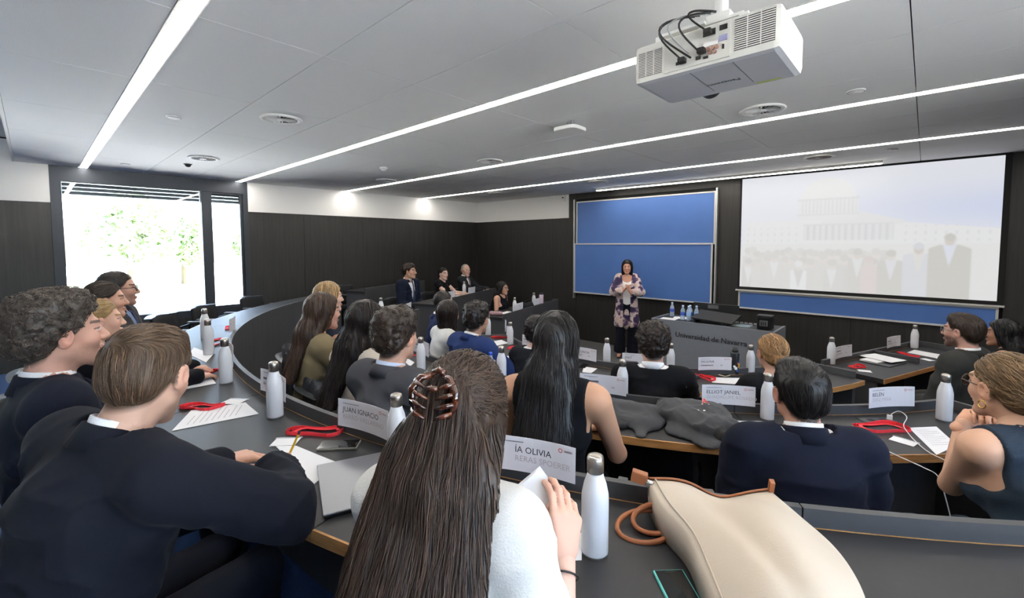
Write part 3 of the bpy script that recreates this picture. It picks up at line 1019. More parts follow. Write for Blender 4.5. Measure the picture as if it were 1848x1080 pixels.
_CO = np.array([(0, 0, 0), (1, 0, 0), (0, 1, 0), (1, 1, 0), (0, 0, 1), (1, 0, 1), (0, 1, 1), (1, 1, 1)])
_ED = [(0, 1), (2, 3), (4, 5), (6, 7), (0, 2), (1, 3), (4, 6), (5, 7), (0, 4), (1, 5), (2, 6), (3, 7)]
def surface_nets(F, lo, h):
    n = np.array(F.shape) - 1
    S = F < 0
    c = [S[o[0]:o[0] + n[0], o[1]:o[1] + n[1], o[2]:o[2] + n[2]] for o in _CO]
    cnt = sum(x.astype(np.int8) for x in c)
    act = (cnt > 0) & (cnt < 8)
    I = np.argwhere(act)
    if len(I) == 0: return np.zeros((0, 3)), np.zeros((0, 4), int)
    vals = np.stack([F[I[:, 0] + o[0], I[:, 1] + o[1], I[:, 2] + o[2]] for o in _CO], 1)
    acc = np.zeros((len(I), 3)); num = np.zeros(len(I))
    for a, b in _ED:
        va, vb = vals[:, a], vals[:, b]
        x = (va < 0) != (vb < 0)
        t = va[x] / (va[x] - vb[x])
        acc[x] += _CO[a] + t[:, None] * (_CO[b] - _CO[a])
        num[x] += 1
    pos = lo + h * (I + acc / num[:, None])
    idm = -np.ones(n, dtype=np.int64)
    idm[act] = np.arange(len(I))
    faces = []
    for axis in range(3):
        s0 = [slice(None)] * 3; s1 = [slice(None)] * 3
        s0[axis] = slice(0, -1); s1[axis] = slice(1, None)
        A, B = S[tuple(s0)], S[tuple(s1)]
        E = A != B
        u, v = (axis + 1) % 3, (axis + 2) % 3
        idx = np.argwhere(E)
        idx = idx[(idx[:, u] > 0) & (idx[:, v] > 0) & (idx[:, u] < n[u]) & (idx[:, v] < n[v])]
        if len(idx) == 0: continue
        inside = A[idx[:, 0], idx[:, 1], idx[:, 2]]
        q = []
        for du, dv in ((-1, -1), (0, -1), (0, 0), (-1, 0)):
            j = idx.copy(); j[:, u] += du; j[:, v] += dv
            q.append(idm[j[:, 0], j[:, 1], j[:, 2]])
        q = np.stack(q, 1)
        q[~inside] = q[~inside][:, ::-1]
        faces.append(q)
    return pos, np.concatenate(faces)

def prim_box(prims, pad=.02):
    a = [p for p in prims if p[4] == 'add']
    return np.min([p[0] for p in a], 0) - pad, np.max([p[1] for p in a], 0) + pad

def mesh_sdf(prims, h, lo=None, hi=None, extra=None, pad=.02):
    l, u = prim_box(prims, pad)
    if lo is not None: l = np.maximum(l, lo)
    if hi is not None: u = np.minimum(u, hi)
    return surface_nets(evaluate(prims, l, u, h, extra), l, h)

def np_mesh(name, V, Fc, m, parent=None, col=None):
    me = bpy.data.meshes.new(name)
    V = np.asarray(V, dtype=np.float32); 
    me.vertices.add(len(V)); me.vertices.foreach_set('co', V.ravel())
    k = Fc.shape[1]
    me.loops.add(Fc.size); me.loops.foreach_set('vertex_index', Fc.astype(np.int32).ravel())
    me.polygons.add(len(Fc)); me.polygons.foreach_set('loop_start', np.arange(0, Fc.size, k, dtype=np.int32))
    me.update(calc_edges=True)
    me.polygons.foreach_set('use_smooth', np.ones(len(Fc), dtype=bool))
    if col is not None:
        ca = me.color_attributes.new('Col', 'FLOAT_COLOR', 'POINT')
        ca.data.foreach_set('color', np.concatenate([col, np.ones((len(col), 1))], 1).astype(np.float32).ravel())
    me.materials.append(m)
    o = bpy.data.objects.new(name, me)
    return link(o, parent)

def join_vf(parts):
    V, Fc, k = [], [], 0
    C = []
    for p in parts:
        if len(p[0]) == 0: continue
        V.append(p[0]); Fc.append(p[1] + k); k += len(p[0])
        if len(p) > 2: C.append(p[2])
    return np.concatenate(V), np.concatenate(Fc), (np.concatenate(C) if C else None)

def rot(axis, deg):
    a = math.radians(deg); c, s = math.cos(a), math.sin(a)
    if axis == 'x': return np.array([[1, 0, 0], [0, c, -s], [0, s, c]])
    if axis == 'y': return np.array([[c, 0, s], [0, 1, 0], [-s, 0, c]])
    return np.array([[c, -s, 0], [s, c, 0], [0, 0, 1]])

def unit(v): return v / (np.linalg.norm(v) + 1e-12)
def lin(r, g, b): return np.array(srgb(r, g, b)[:3])

M_SKIN = mat('skin', rough=.52, attr='Col', sss=.03, bump=.04, bscale=500, spec=.35)
M_HAIR = mat('hair', rough=.42, attr='Col', spec=.4)
_cloth = {}
def cloth(c, kind='wool'):
    key = (c, kind)
    if key not in _cloth:
        r = {'wool': .9, 'cotton': .85, 'knit': .95}[kind]
        _cloth[key] = mat('%s_%d_%d_%d' % ((kind,) + c), srgb(*c), r, bump=.12 if kind == 'wool' else .2, bscale=700 if kind == 'wool' else 260, var=.06, vscale=300, sheen=.02, spec=.12)
    return _cloth[key]

# head features in head space: +y face, +x right, z up, origin between the ears
def head_prims(Rm, c, s, fem, detail=True):
    def W(*p): return c + Rm @ (np.array(p) * s)
    jw = .041 if fem else .047
    P = [el(W(0, -.012, .03), V3(.075, .096, .087) * s, Rm, .02),
         el(W(0, .028, -.03), V3(.058, .064, .078) * s, Rm, .03)]
    for g in (-1, 1):
        P.append(rc(W(g * jw, .002, -.055), W(g * .012, .07, -.098), .021 * s, .016 * s, .025))
        P.append(el(W(g * .036, .058, -.026), V3(.022, .022, .02) * s, Rm, .025))
    P.append(el(W(0, .078, -.1), V3(.019, .016, .016) * s, Rm, .02))
    P.append(rc(W(-.034, .08, .024), W(.034, .08, .024), .011 * s, .011 * s, .016))
    if detail:
        for g in (-1, 1):
            P.append(el(W(g * .031, .103, .002), V3(.017, .015, .011) * s, Rm, .012, 'sub'))
            P.append(el(W(g * .031, .078, .002), V3(.0135, .0125, .0115) * s, Rm, .004))
        P.append(el(W(0, .094, -.061), V3(.022, .010, .006) * s, Rm, .006))
        P.append(el(W(0, .091, -.072), V3(.018, .010, .0065) * s, Rm, .006))
    P.append(rc(W(0, .088, .014), W(0, .110, -.028), .007 * s, .0115 * s, .012))
    P.append(el(W(0, .100, -.033), V3(.017, .011, .008) * s, Rm, .008))
    for g in (-1, 1):
        Re = Rm @ rot('z', g * -22) @ rot('x', -12)
        P.append(el(W(g * .079, -.008, -.006), V3(.009, .020, .032) * s, Re, .008))
        if detail: P.append(el(W(g * .089, -.002, -.002), V3(.007, .010, .018) * s, Re, .005, 'sub'))
    return P

def head_color(V, Rm, c, s, skin, hairc, beard=0, fem=False, brow=True, hair='short'):
    q = ((V - c) @ Rm) / s
    x, y, z = q[:, 0], q[:, 1], q[:, 2]
    C = np.tile(lin(*skin), (len(V), 1))
    C = C * (1 + .05 * vnoise(V * 30)[:, None])
    def mix(m, col):
        nonlocal C
        m = np.clip(m, 0, 1)[:, None]
        C = C * (1 - m) + np.asarray(col) * m
    ax = np.abs(x)
    front = y > .03
    red = C * np.array([1.0, .72, .70])
    m = np.exp(-(((ax - .04) / .02) ** 2 + ((z + .03) / .02) ** 2)) * front * .45
    C = C * (1 - m[:, None]) + red * m[:, None]
    m = np.exp(-((ax - .083) / .012) ** 2) * (np.abs(z) < .05) * (np.abs(y) < .05) * .4
    C = C * (1 - m[:, None]) + red * m[:, None]
    if beard:
        n = vnoise(V * 260) * .25
        m = ((z < -.035 - .25 * np.clip(y - .07, 0, 1) + .0) & (y > -.01) & (z > -.16)).astype(float)
        m = np.clip((-.028 - z) / .02, 0, 1) * np.clip((y + .015) / .02, 0, 1) * np.clip((z + .14) / .02, 0, 1)
        mouth = np.exp(-((x / .024) ** 2 + ((z + .067) / .012) ** 2))
        m = m * (1 - mouth) * (beard + n * beard)
        mix(m, lin(*hairc) * 1.1)
    lipc = C.mean(0) * np.array([.82, .42, .42]) if fem else C.mean(0) * np.array([.85, .58, .56])
    mix(np.exp(-((x / .02) ** 2 * 1.0 + ((z + .066) / .0095) ** 2) ** 2) * (y > .06) * .8, lipc)
    if brow:
        bz = .0285 - 2.2 * (ax - .03) ** 2 * (ax > .03)
        mix(((np.abs(z - bz) < .0045) & (ax > .013) & (ax < .052) & (y > .04)) * .85, lin(*hairc) * .7)
    ys_, zs_ = HAIRLINES[hair]
    zl_ = np.interp(y, ys_, zs_)
    if hair != 'bald':
        mix(np.clip((z - zl_ + .010) / .016, 0, 1) * (ax < .0795 + .004 * (z > .02)) * .92, lin(*hairc) * .9)
    de = np.sqrt(((ax - .031) / .0145) ** 2 + ((z - .002) / .0065) ** 2)
    eye = (de < 1) & (y > .055)
    mix(eye * .75, lin(215, 205, 198))
    mix((np.sqrt((ax - .031) ** 2 + (z - .002) ** 2) < .0058) & (y > .055), lin(40, 26, 18))
    mix(((np.abs(de - 1.1) < .22) & (z > .003) & (y > .055)) * .8, lin(36, 26, 22))
    m = np.exp(-(((ax - .008) / .004) ** 2 + ((z + .040) / .003) ** 2)) * (y > .08)
    mix(m * .7, C.mean(0) * .25)
    return C

def hair_prims(style, Rm, c, s, up):
    """returns prims and an 'extra' trimming function for the hair volume; up: body-space down vector for hanging hair"""
    def W(*p): return c + Rm @ (np.array(p) * s)
    t = {'short': .008, 'crop': .005, 'curly': .022, 'wavy': .016, 'bald': .002, 'bun': .007, 'pony': .008, 'long': .014, 'bob': .018, 'half': .014}[style]
    P = [el(W(0, -.014, .032), (V3(.075, .096, .087) + t) * s, Rm, .02)]
    if style in ('short', 'wavy', 'curly'):
        P.append(el(W(0, .035, .088), V3(.055 + t * .3, .045, .03 + t * .5) * s, Rm, .03))
        P.append(el(W(0, -.06, -.02), V3(.056 + t, .033 + t, .06) * s, Rm, .03))
    if style == 'curly':
        P.append(el(W(0, -.02, .085), V3(.085, .095, .05) * s, Rm, .03))
    if style == 'bald':
        P.append(el(W(0, -.05, -.01), V3(.078, .06, .05) * s, Rm, .02))
    if style == 'bun':
        P.append(el(W(0, -.06, -.03), V3(.06, .035, .05) * s, Rm, .03))
        P.append(el(W(0, -.122, -.03), V3(.042, .034, .038) * s, Rm, .012))
    if style == 'pony':
        P.append(el(W(0, -.06, -.03), V3(.06, .035, .05) * s, Rm, .03))
        a = W(0, -.105, .0)
        P.append(rc(a, a + V3(0, 0, -.16) + Rm @ V3(0, -.03, 0), .03, .02, .02))
    return P

HAIRLINES = {   # y (front +) -> lowest z of the hair
    'short': ([-.13, -.085, -.05, -.02, .0, .012, .03, .055, .085, .13], [-.084, -.082, -.062, -.016, .006, .0, .018, .058, .066, .07]),
    'crop':  ([-.13, -.085, -.05, -.02, .0, .012, .03, .055, .085, .13], [-.055, -.055, -.045, -.012, .008, .004, .022, .062, .074, .08]),
    'bald':  ([-.13, -.085, -.05, -.02, .0, .02, .03, .055, .085, .13], [-.06, -.06, -.05, -.012, .01, .02, .09, .2, .2, .2]),
    'bun':   ([-.16, -.085, -.05, -.02, .0, .02, .04, .06, .085, .13], [-.07, -.065, -.05, -.02, .012, .02, .04, .064, .072, .08]),
    'long':  ([-.2, -.085, -.02, .0, .025, .045, .06, .085, .13], [-.4, -.4, -.3, -.25, -.05, .03, .058, .075, .085]),
}
HAIRLINES['wavy'] = HAIRLINES['curly'] = HAIRLINES['short']
HAIRLINES['pony'] = HAIRLINES['bun']
HAIRLINES['bob'] = HAIRLINES['half'] = HAIRLINES['long']

def hair_extra(style, Rm, c, s, amp, freq, seed):
    ys, zs = HAIRLINES[style]
    def fn(P, d):
        q = ((P - c) @ Rm) / s
        zl = np.interp(q[:, 1], ys, zs)
        if amp:
            w = q * freq
            if style in ('long', 'bob', 'half', 'bun', 'pony', 'short', 'crop', 'bald'):
                w = w * np.array([1.6, 1.6, .35])
            nz = vnoise(w + seed * 7.3) + .5 * vnoise(w * 2.1 + seed)
            if style in ('curly', 'wavy'):
                nz = 1.3 * np.abs(nz) - .35 + .4 * vnoise(w * 2.7)
                d = d - amp * nz * np.clip((q[:, 2] - zl) / .03, .3, 1)
                zl = zl + .006 * vnoise(w * 1.5 + 3)
            else:
                d = d - amp * nz
        if style in ('short', 'crop', 'wavy', 'curly', 'bald', 'bun', 'pony'):
            tp = {'short': .013, 'crop': .006, 'wavy': .015, 'curly': .018, 'bald': .004, 'bun': .006, 'pony': .006}[style]
            t_ = np.clip((q[:, 2] - zl) / .055, 0, 1)
            t_ = np.where(q[:, 1] > .03, np.maximum(t_, .75), t_)
            d = d + tp * (1 - t_) ** 1.5 * s
        hl = (zl - q[:, 2]) * s * .7
        # keep the face clear
        return np.maximum(d, hl)
    return fn

def ribbons(strands, w, colr, rs, var=.25, tip=.3):
    """flat-ish three sided strands; strands (n,m,3)"""
    n, m, _ = strands.shape
    T = np.gradient(strands, axis=1)
    T /= np.linalg.norm(T, axis=2, keepdims=True) + 1e-9
    ref = np.tile(np.array([.3, .2, 1.0]), (n, m, 1)) + rs.normal(size=(n, 1, 3)) * .6
    X = np.cross(T, ref); X /= np.linalg.norm(X, axis=2, keepdims=True) + 1e-9
    Y = np.cross(X, T)
    prof = np.interp(np.linspace(0, 1, m), [0, .15, .7, 1], [.5, 1, .9, tip])
    ww = (w * rs.uniform(.6, 1.3, (n, 1)) * prof[None, :])[..., None]
    vs = []
    for k in range(3):
        a = 2 * math.pi * k / 3
        vs.append(strands + (X * math.cos(a) + Y * math.sin(a)) * ww)
    V = np.stack(vs, 2)                              # n,m,3,3
    idx = np.arange(n * m * 3).reshape(n, m, 3)
    F = []
    for k in range(3):
        l = (k + 1) % 3
        F.append(np.stack([idx[:, :-1, k], idx[:, :-1, l], idx[:, 1:, l], idx[:, 1:, k]], -1).reshape(-1, 4))
    tint = np.exp(var * rs.normal(size=(n, 1, 1))) * np.where(rs.uniform(size=(n, 1, 1)) < .08, 1.7, 1.0)
    C = np.clip(np.asarray(colr)[None, None, :] * tint * np.ones((n, m * 3, 1)), .001, 1).reshape(-1, 3)
    return V.reshape(-1, 3), np.concatenate(F), C

def surf_strands(V, Fc, n, steps, step, flow, rs, off=.002, curl=0.0, stop=None):
    """strands that follow the hair volume's surface along the vector field flow(P,N)"""
    from mathutils.kdtree import KDTree
    a, b, c2 = V[Fc[:, 0]], V[Fc[:, 1]], V[Fc[:, 2]]
    N = np.cross(b - a, c2 - a)
    VN = np.zeros_like(V)
    for k in range(4): np.add.at(VN, Fc[:, k], N)
    VN /= np.linalg.norm(VN, axis=1, keepdims=True) + 1e-12
    kd = KDTree(len(V))
    for i, p in enumerate(V): kd.insert(p, i)
    kd.balance()
    i = rs.randint(0, len(V), n)
    P = V[i] + VN[i] * off
    NN = VN[i]
    out = [P.copy()]
    ph = rs.uniform(0, 6.28, n)
    for s_ in range(steps - 1):
        D = flow(P, NN)
        if curl:
            side = np.cross(NN, D)
            D = D + side * (np.sin(ph + s_ * .9) * curl)[:, None] + rs.normal(size=P.shape) * curl * .25
        D = D - (D * NN).sum(1, keepdims=True) * NN
        D /= np.linalg.norm(D, axis=1, keepdims=True) + 1e-9
        Q = P + D * step
        if stop is not None:
            m_ = stop(Q)
            Q[m_] = P[m_] + D[m_] * step * .02
        for j in range(n):
            co, ix, ds = kd.find(Q[j])
            nn = VN[ix]
            h_ = (Q[j] - V[ix]) @ nn
            if ds < .03:
                Q[j] = Q[j] + nn * (off - h_)
                NN[j] = nn
        P = Q
        out.append(P.copy())
    return np.stack(out, 1)

def hand_prims(w, d, side, palm, curl, thumb=.5, k=.006, spread=0.0, s=1.0):
    """w wrist, d finger direction, side: unit vector towards the thumb, palm: palm normal"""
    d = unit(d); palm = unit(palm - d * (palm @ d)); x = unit(np.cross(d, palm))
    if x @ side < 0: x = -x
    P = [rc(w - d * .03, w + d * .025, .026 * s, .026 * s, .015, (palm, .72))]
    spec = [(.027, .088, (.043, .026, .022), .0092), (.007, .094, (.047, .029, .023), .0095), (-.013, .088, (.043, .027, .022), .009), (-.031, .077, (.033, .021, .019), .0078)]
    for i, (ox, oy, ls, r) in enumerate(spec):
        kn = w + (x * ox + d * oy) * s
        P.append(rc(w + (x * ox * .55 + d * .02) * s, kn, .0145 * s, .0118 * s, .012))
        ang = 0.0
        p = kn
        cu = curl[i] if hasattr(curl, '__len__') else curl
        dirx = unit(d + x * spread * (1.5 - i) * .12)
        for j, L in enumerate(ls):
            ang += math.radians(cu * (.8, 1.1, .7)[j])
            v = dirx * math.cos(ang) + palm * math.sin(ang)
            q = p + v * L * s
            P.append(rc(p, q, r * s * (1 - .08 * j), r * s * (.92 - .1 * j), k * .6))
            p = q
    t0 = w + (x * .022 + d * .022 + palm * .006) * s
    t1 = w + (x * (.047 - .012 * thumb) + d * .052 + palm * (.010 + .022 * thumb)) * s
    t2 = t1 + unit(x * (.25 - .7 * thumb) + d * .9 + palm * .35 * thumb) * .030 * s
    t3 = t2 + unit(x * (.0 - .7 * thumb) + d * .9 + palm * .2) * .026 * s
    P += [rc(t0, t1, .015 * s, .0125 * s, .012), rc(t1, t2, .0112 * s, .0098 * s, .005), rc(t2, t3, .0098 * s, .0078 * s, .004)]
    return P

def ik(a, c, l1, l2, pole):
    v = c - a
    L = np.linalg.norm(v)
    if L > (l1 + l2) * .995:
        c = a + v / L * (l1 + l2) * .995; v = c - a; L = np.linalg.norm(v)
    x = (l1 * l1 - l2 * l2 + L * L) / (2 * L)
    h = math.sqrt(max(l1 * l1 - x * x, 0))
    u = v / L
    p = pole - u * (pole @ u)
    return a + u * x + unit(p) * h, c
SPEAKER = np.array([-3.64, 6.74, 1.52])
LOD = {0: dict(head=.0036, hand=.0034, top=.0075, hair=.0048, bare=.007, st=1500, stn=12, sw=.0013),
       1: dict(head=.0046, hand=.0045, top=.0095, hair=.006, bare=.008, st=560, stn=9, sw=.0016),
       2: dict(head=.0062, hand=.006, top=.013, hair=.0075, bare=.010, st=260, stn=7, sw=.0022)}
_pc = [0]

def glasses_part(Rm, c, s, parent, m, rim=.0022, lens=None):
    def W(*p): return Vector(c + Rm @ (np.array(p) * s))
    mb = MB()
    for g in (-1, 1):
        ring = [W(g * .033 + .024 * math.cos(a), .104 - .010 * abs(math.cos(a)) * (1 if math.cos(a) * g > 0 else 0), .001 + .019 * math.sin(a)) for a in [2 * math.pi * k / 18 for k in range(18)]]
        mb.tube(ring, rim, 5, closed=True)
        mb.tube([W(g * .057, .094, .006), W(g * .074, .04, .007), W(g * .082, -.005, .006), W(g * .082, -.02, -.008)], rim, 5)
    mb.tube([W(-.010, .103, .004), W(0, .107, .007), W(.010, .103, .004)], rim, 5)
    mb.build('glasses', m, parent, smooth=True)
    if lens is not None:
        for g in (-1, 1):
            v = [W(g * .033, .101, .001)] + [W(g * .033 + .023 * math.cos(a), .1 - .010 * abs(math.cos(a)) * (1 if math.cos(a) * g > 0 else 0), .001 + .018 * math.sin(a)) for a in [2 * math.pi * k / 16 for k in range(16)]]
            mesh_obj('lens', v, [(0, 1 + k, 1 + (k + 1) % 16) for k in range(16)], lens, parent)

def person(label, head, floor, face, look=None, pitch=0.0, roll=0.0, lean=6.0, side=0.0, fem=False, lod=1, skin=(205, 160, 135),
           hair='short', hairc=(52, 40, 32), hamp=None, hfreq=None, beard=0.0, top='jacket', topc=(32, 36, 48), shirtc=(236, 236, 238), tiec=None,
           pantc=(30, 32, 40), armR='table', armL='table', tz=None, glasses=None, lens=None, hair_len=.32, front_locks=False, hs=1.0, body_w=1.0,
           collar=True, stand=False, neck_f=12.0, strands=True, curlR=32, curlL=32, sleeve=1.0, seat_h=.455, flow_part=None, hside=0, hair_w=.10):
    _pc[0] += 1
    rs = np.random.RandomState(100 + _pc[0])
    Q = LOD[lod]
    fx, fy = unit(np.array(face, float))
    phi = math.atan2(-fx, fy)
    Rw = rot('z', math.degrees(phi))
    head = np.array(head, float)
    sl = math.radians(lean)
    U = unit(V3(math.tan(math.radians(side)), math.sin(sl), math.cos(sl)))
    X = unit(V3(1, 0, 0) - U * U[0])
    W_ = np.cross(U, X)                          # forward, square to the spine
    na = math.radians(lean * .6 + neck_f)
    nd = unit(V3(U[0] * .6, math.sin(na), math.cos(na)))
    hz = (.93 if stand else seat_h + .09)
    s = (head[2] - floor - hz) / (.5175 * U[2] + .132 * nd[2])
    s0 = s
    s = float(np.clip(s, .88, 1.14))
    hip = V3(0, 0, head[2] - floor - s * (.5175 * U[2] + .132 * nd[2]))
    hc_l = hip + U * .5175 * s + nd * .132 * s
    hw = Rw @ V3(hc_l[0], hc_l[1], 0)
    rx, ry = head[0] - hw[0], head[1] - hw[1]
    root = empty('person', (rx, ry, floor), phi)
    tag(root, label, 'person', 'seminar participants' if not stand else None)
    def L(p):                                    # world -> local
        return Rw.T @ (np.array(p, float) - V3(rx, ry, floor))
    nb = hip + U * .5175 * s
    hc = nb + nd * .132 * s
    hsz = s * hs * (.97 if fem else 1.0)
    hsz = float(np.clip(hsz, .92, 1.08)) * hs / max(hs, 1e-6) * 1.0
    # head orientation
    lk = L(look if look is not None else SPEAKER) - hc
    yaw = math.degrees(math.atan2(-lk[0], lk[1]))
    Rm = rot('z', yaw) @ rot('x', pitch) @ rot('y', roll)
    sw = (.150 if fem else .172) * s * body_w
    bw = body_w * (.9 if fem else 1.0)
    def S(u, w=0.0, x=0.0): return hip + U * u * 1.035 * s + W_ * w * s + X * x * s
    B3 = np.stack([X, W_, U], 1)
    nr = (.046 if fem else .0535) * s
    def torso(o, neck=True, hips=True):
        P = []
        if hips: P.append(el(S(.02), V3(.165 * bw + .012 * fem + o, .12 + o, .13 + o), B3, .05))
        P += [el(S(.17, .0), V3(.138 * bw + o, .108 * bw + o, .15 + o), B3, .06),
              el(S(.33, .005), V3(.158 * bw + o, .115 * bw + o, .16 + o), B3, .06),
              rc(S(.44) - X * sw * .86, S(.44) + X * sw * .86, .058 * s + o, .058 * s + o, .05)]
        if fem: P += [el(S(.31, .085, g * .07), V3(.06, .055, .06) + o, B3, .04) for g in (-1, 1)]
        P += [rc(S(.448) + X * sw * .7 * g, S(.478, -.012), .042 * s + o, .045 * s + o * .5, .04) for g in (-1, 1)]
        if neck: P.append(rc(S(.46, -.01), hc + Rm @ V3(0, -.022, -.045) * hsz, nr * 1.08, nr, .03))
        return P
    # arms
    arms = {}
    for g, nm, spec in ((1, 'R', armR), (-1, 'L', armL)):
        sh = S(.435) + X * sw * g
        l1, l2 = .285 * s, .245 * s
        d = dict(pole=V3(g * .45, -.25, -.7), d=None, palm=V3(0, 0, -1), curl=curlR if g > 0 else curlL, thumb=.4)
        if spec == 'table':
            zt = (tz if tz is not None else floor + .76) - floor
            d['w'] = V3(g * .13, .44 + max(0, lean) * .004, zt + .035)
            d['d'] = V3(-g * .45, .85, -.05)
        elif spec == 'cross':
            zt = (tz if tz is not None else floor + .76) - floor
            d['w'] = V3(g * .05, .42, zt + .04)
            d['d'] = V3(-g * .9, .35, -.05)
            d['pole'] = V3(g * .8, -.1, -.5)
        elif spec == 'lap':
            d['w'] = V3(g * .085, .27, .655)
            d['d'] = V3(-g * .3, .9, -.2)
            d['pole'] = V3(g * .5, -.5, -.4)
        else:
            sp = dict(spec)
            if 'ww' in sp: sp['w'] = L(sp.pop('ww'))
            else: sp['w'] = np.array(sp['w'], float)
            if 'we' in sp:
                e = L(sp.pop('we')); sp['pole'] = (e - (sh + sp['w']) / 2)
            for kk in ('d', 'palm'):
                if kk + 'w' in sp: sp[kk] = Rw.T @ np.array(sp.pop(kk + 'w'), float)
            for kk in ('pole', 'd', 'palm'):
                if kk in sp and sp[kk] is not None: sp[kk] = np.array(sp[kk], float)
            d.update(sp)
        e, w = ik(sh, d['w'], l1, l2, d['pole'])
        if d['d'] is None: d['d'] = unit(w - e)
        arms[g] = (sh, e, w, d)
    ar = (.042, .034, .033, .024) if fem else (.049, .041, .039, .028)
    def arm_prims(g, o=0.0, t0=0.0, t1=1.0, taper=0.0):
        sh, e, w, d = arms[g]
        P = []
        P.append(rc(sh, e, (ar[0] + .006) * s + o, ar[1] * s + o, .03))
        P.append(rc(e, w, ar[2] * s + o, ar[3] * s + o - taper, .025))
        return P
    def hand(g):
        sh, e, w, d = arms[g]
        th = d.get('side')
        th = np.array(th, float) if th is not None else np.cross(d['palm'], d['d']) * (-g)
        return hand_prims(w, d['d'], th, d['palm'], d['curl'], d['thumb'], s=(.93 if fem else 1.02) * min(1.05, s))
    bare = top in ('tee', 'sleeveless', 'tank', 'cap')
    def neck_ring(name, u0, hgt, r0, r1, a0, sweep_, m_, th):
        c0 = S(u0, -.006)
        axis = unit(unit(hc - nb) * .5 + U)
        ring = []
        for i in range(21):
            a = math.radians(a0 + sweep_ * i / 20)
            v = X * math.cos(a) + W_ * math.sin(a)
            dip = .5 * (1 + math.sin(a))
            for rr, uu in ((r0, -.012 * dip), (r1, hgt - .022 * dip), (r1 + th, hgt - .022 * dip - .002), (r0 + th * 1.3, -.012 * dip - .004)):
                ring.append(c0 + v * rr + axis * uu)
        f = []
        for i in range(20):
            for k in range(4):
                l = (k + 1) % 4
                f.append((i * 4 + k, (i + 1) * 4 + k, (i + 1) * 4 + l, i * 4 + l))
        f += [(0, 1, 2, 3), (83, 82, 81, 80)]
        mesh_obj(name, ring, f, m_, root, smooth=True)
    # ---------------- body
    skl = lin(*skin)
    parts = []
    bp = torso(0.0 if bare else -.006, hips=not stand)
    if bare:
        for g in (1, -1): bp += arm_prims(g)
    V, F = mesh_sdf(bp, Q['bare'] if bare else .02)
    parts.append((V, F, np.tile(skl, (len(V), 1))))
    hp = head_prims(Rm, hc, hsz, fem, lod < 3)
    np_ = rc(S(.44, -.01), hc + Rm @ V3(0, -.022, -.045) * hsz, nr * 1.12, nr, .03)
    V, F = mesh_sdf(hp + [np_], Q['head'])
    parts.append((V, F, head_color(V, Rm, hc, hsz, skin, hairc, beard, fem, hair=hair)))
    for g in (1, -1):
        if arms[g][3].get('hide'): continue
        V, F = mesh_sdf(hand(g), Q['hand'], pad=.01)
        C = np.tile(skl * np.array([1.0, .93, .9]), (len(V), 1))
        parts.append((V, F, C))
        if not bare:
            V, F = mesh_sdf([rc(arms[g][1], arms[g][2], ar[2] * s - .004, ar[3] * s - .002, .02)], .01)
            parts.append((V, F, np.tile(skl, (len(V), 1))))
    V, F, C = join_vf(parts)
    np_mesh('body', V, F, M_SKIN, root, C)
    # ---------------- clothes
    sd = _pc[0] * 3.1
    def folds(P, d, amp=.004):
        q = P + .05 * np.stack([vnoise(P * 4 + sd), vnoise(P * 4 + sd + 9), vnoise(P * 4 + sd + 17)], -1)
        n1 = vnoise(q * np.array([6.5, 6.5, 13]) + sd)
        n2 = vnoise(q @ rot('x', 40) * np.array([9, 16, 9]) + sd * 2)
        n3 = vnoise(q * np.array([30, 30, 22]) + sd * 3)
        u_ = uxw(P)[0]
        amp = amp * np.clip((.50 - u_) / .08, .25, 1)
        return d + amp * ((np.abs(n1) ** .6) * 2.2 - 1.2) + amp * .8 * (np.abs(n2) ** .7 - .5) + amp * .25 * n3
    def uxw(P):
        q = P - hip
        return q @ U / s, q @ X / s, q @ W_ / s
    tm = cloth(topc, 'wool' if top in ('jacket', 'blazer', 'cardigan') else 'cotton') if not isinstance(topc, bpy.types.Material) else topc
    neck_cut = lambda r: rc(S(.40, -.004), hc + Rm @ V3(0, -.01, -.05) * hsz, r, r * .95, .008, op='sub')
    if top in ('jacket', 'blazer', 'sweater', 'cardigan'):
        o = .014 if top == 'jacket' else .010
        P = torso(o, neck=False, hips=not stand)
        if stand: P.append(el(S(.02), V3(.15 * bw + o, .115 + o, .13 + o), B3, .05))
        for g in (1, -1): P += arm_prims(g, o + .004, taper=-.006) if top != 'cardigan' else [rc(arms[g][0], arms[g][1], .062, .07, .03), rc(arms[g][1], arms[g][1] + (arms[g][2] - arms[g][1]) * .72, .066, .06, .03)]
        if top == 'cardigan': P.append(rc(S(.1), V3(0, .0, .60), .155, .205, .06, (V3(0, 1, 0), .68)))
        P.append(neck_cut(nr + (.010 if top == 'jacket' else .004)))
        vlo = {'jacket': .20, 'blazer': .22, 'sweater': .47, 'cardigan': -.5}[top]
        vw = {'jacket': .085, 'blazer': .085, 'sweater': .05, 'cardigan': .07}[top]
        def ex(Pt, d):
            am = .011 if lod == 0 else .008
            d = folds(Pt, d, am) - am * .55
            u, x, w = uxw(Pt)
            t = np.clip((u - vlo) / (.52 - vlo), 0, 1)
            wid = vw * t ** .8 if top != 'cardigan' else .062 + .03 * np.clip((u - .3) / .2, 0, 1)
            if top in ('jacket', 'blazer'):
                lap = np.exp(-((np.abs(x) - wid - .028) / .02) ** 2) * (w > .04) * (u > vlo - .05) * (u < .46)
                d = d - .007 * lap
            rad = np.sqrt(x * x + (w + .006) ** 2) * s
            lim = .520 if top == 'jacket' else .514
            d = np.where(rad < nr + .04, np.maximum(d, (u - lim) * s * .8), d)
            if top == 'cardigan': d = np.maximum(d, .52 - Pt[:, 2])
            dv = np.maximum(np.abs(x) - wid, .03 - w)
            d = np.where((u > vlo) | (top == 'cardigan'), np.maximum(d, -dv * .8), d)
            return d
        V, F = mesh_sdf(P, Q['top'], extra=ex)
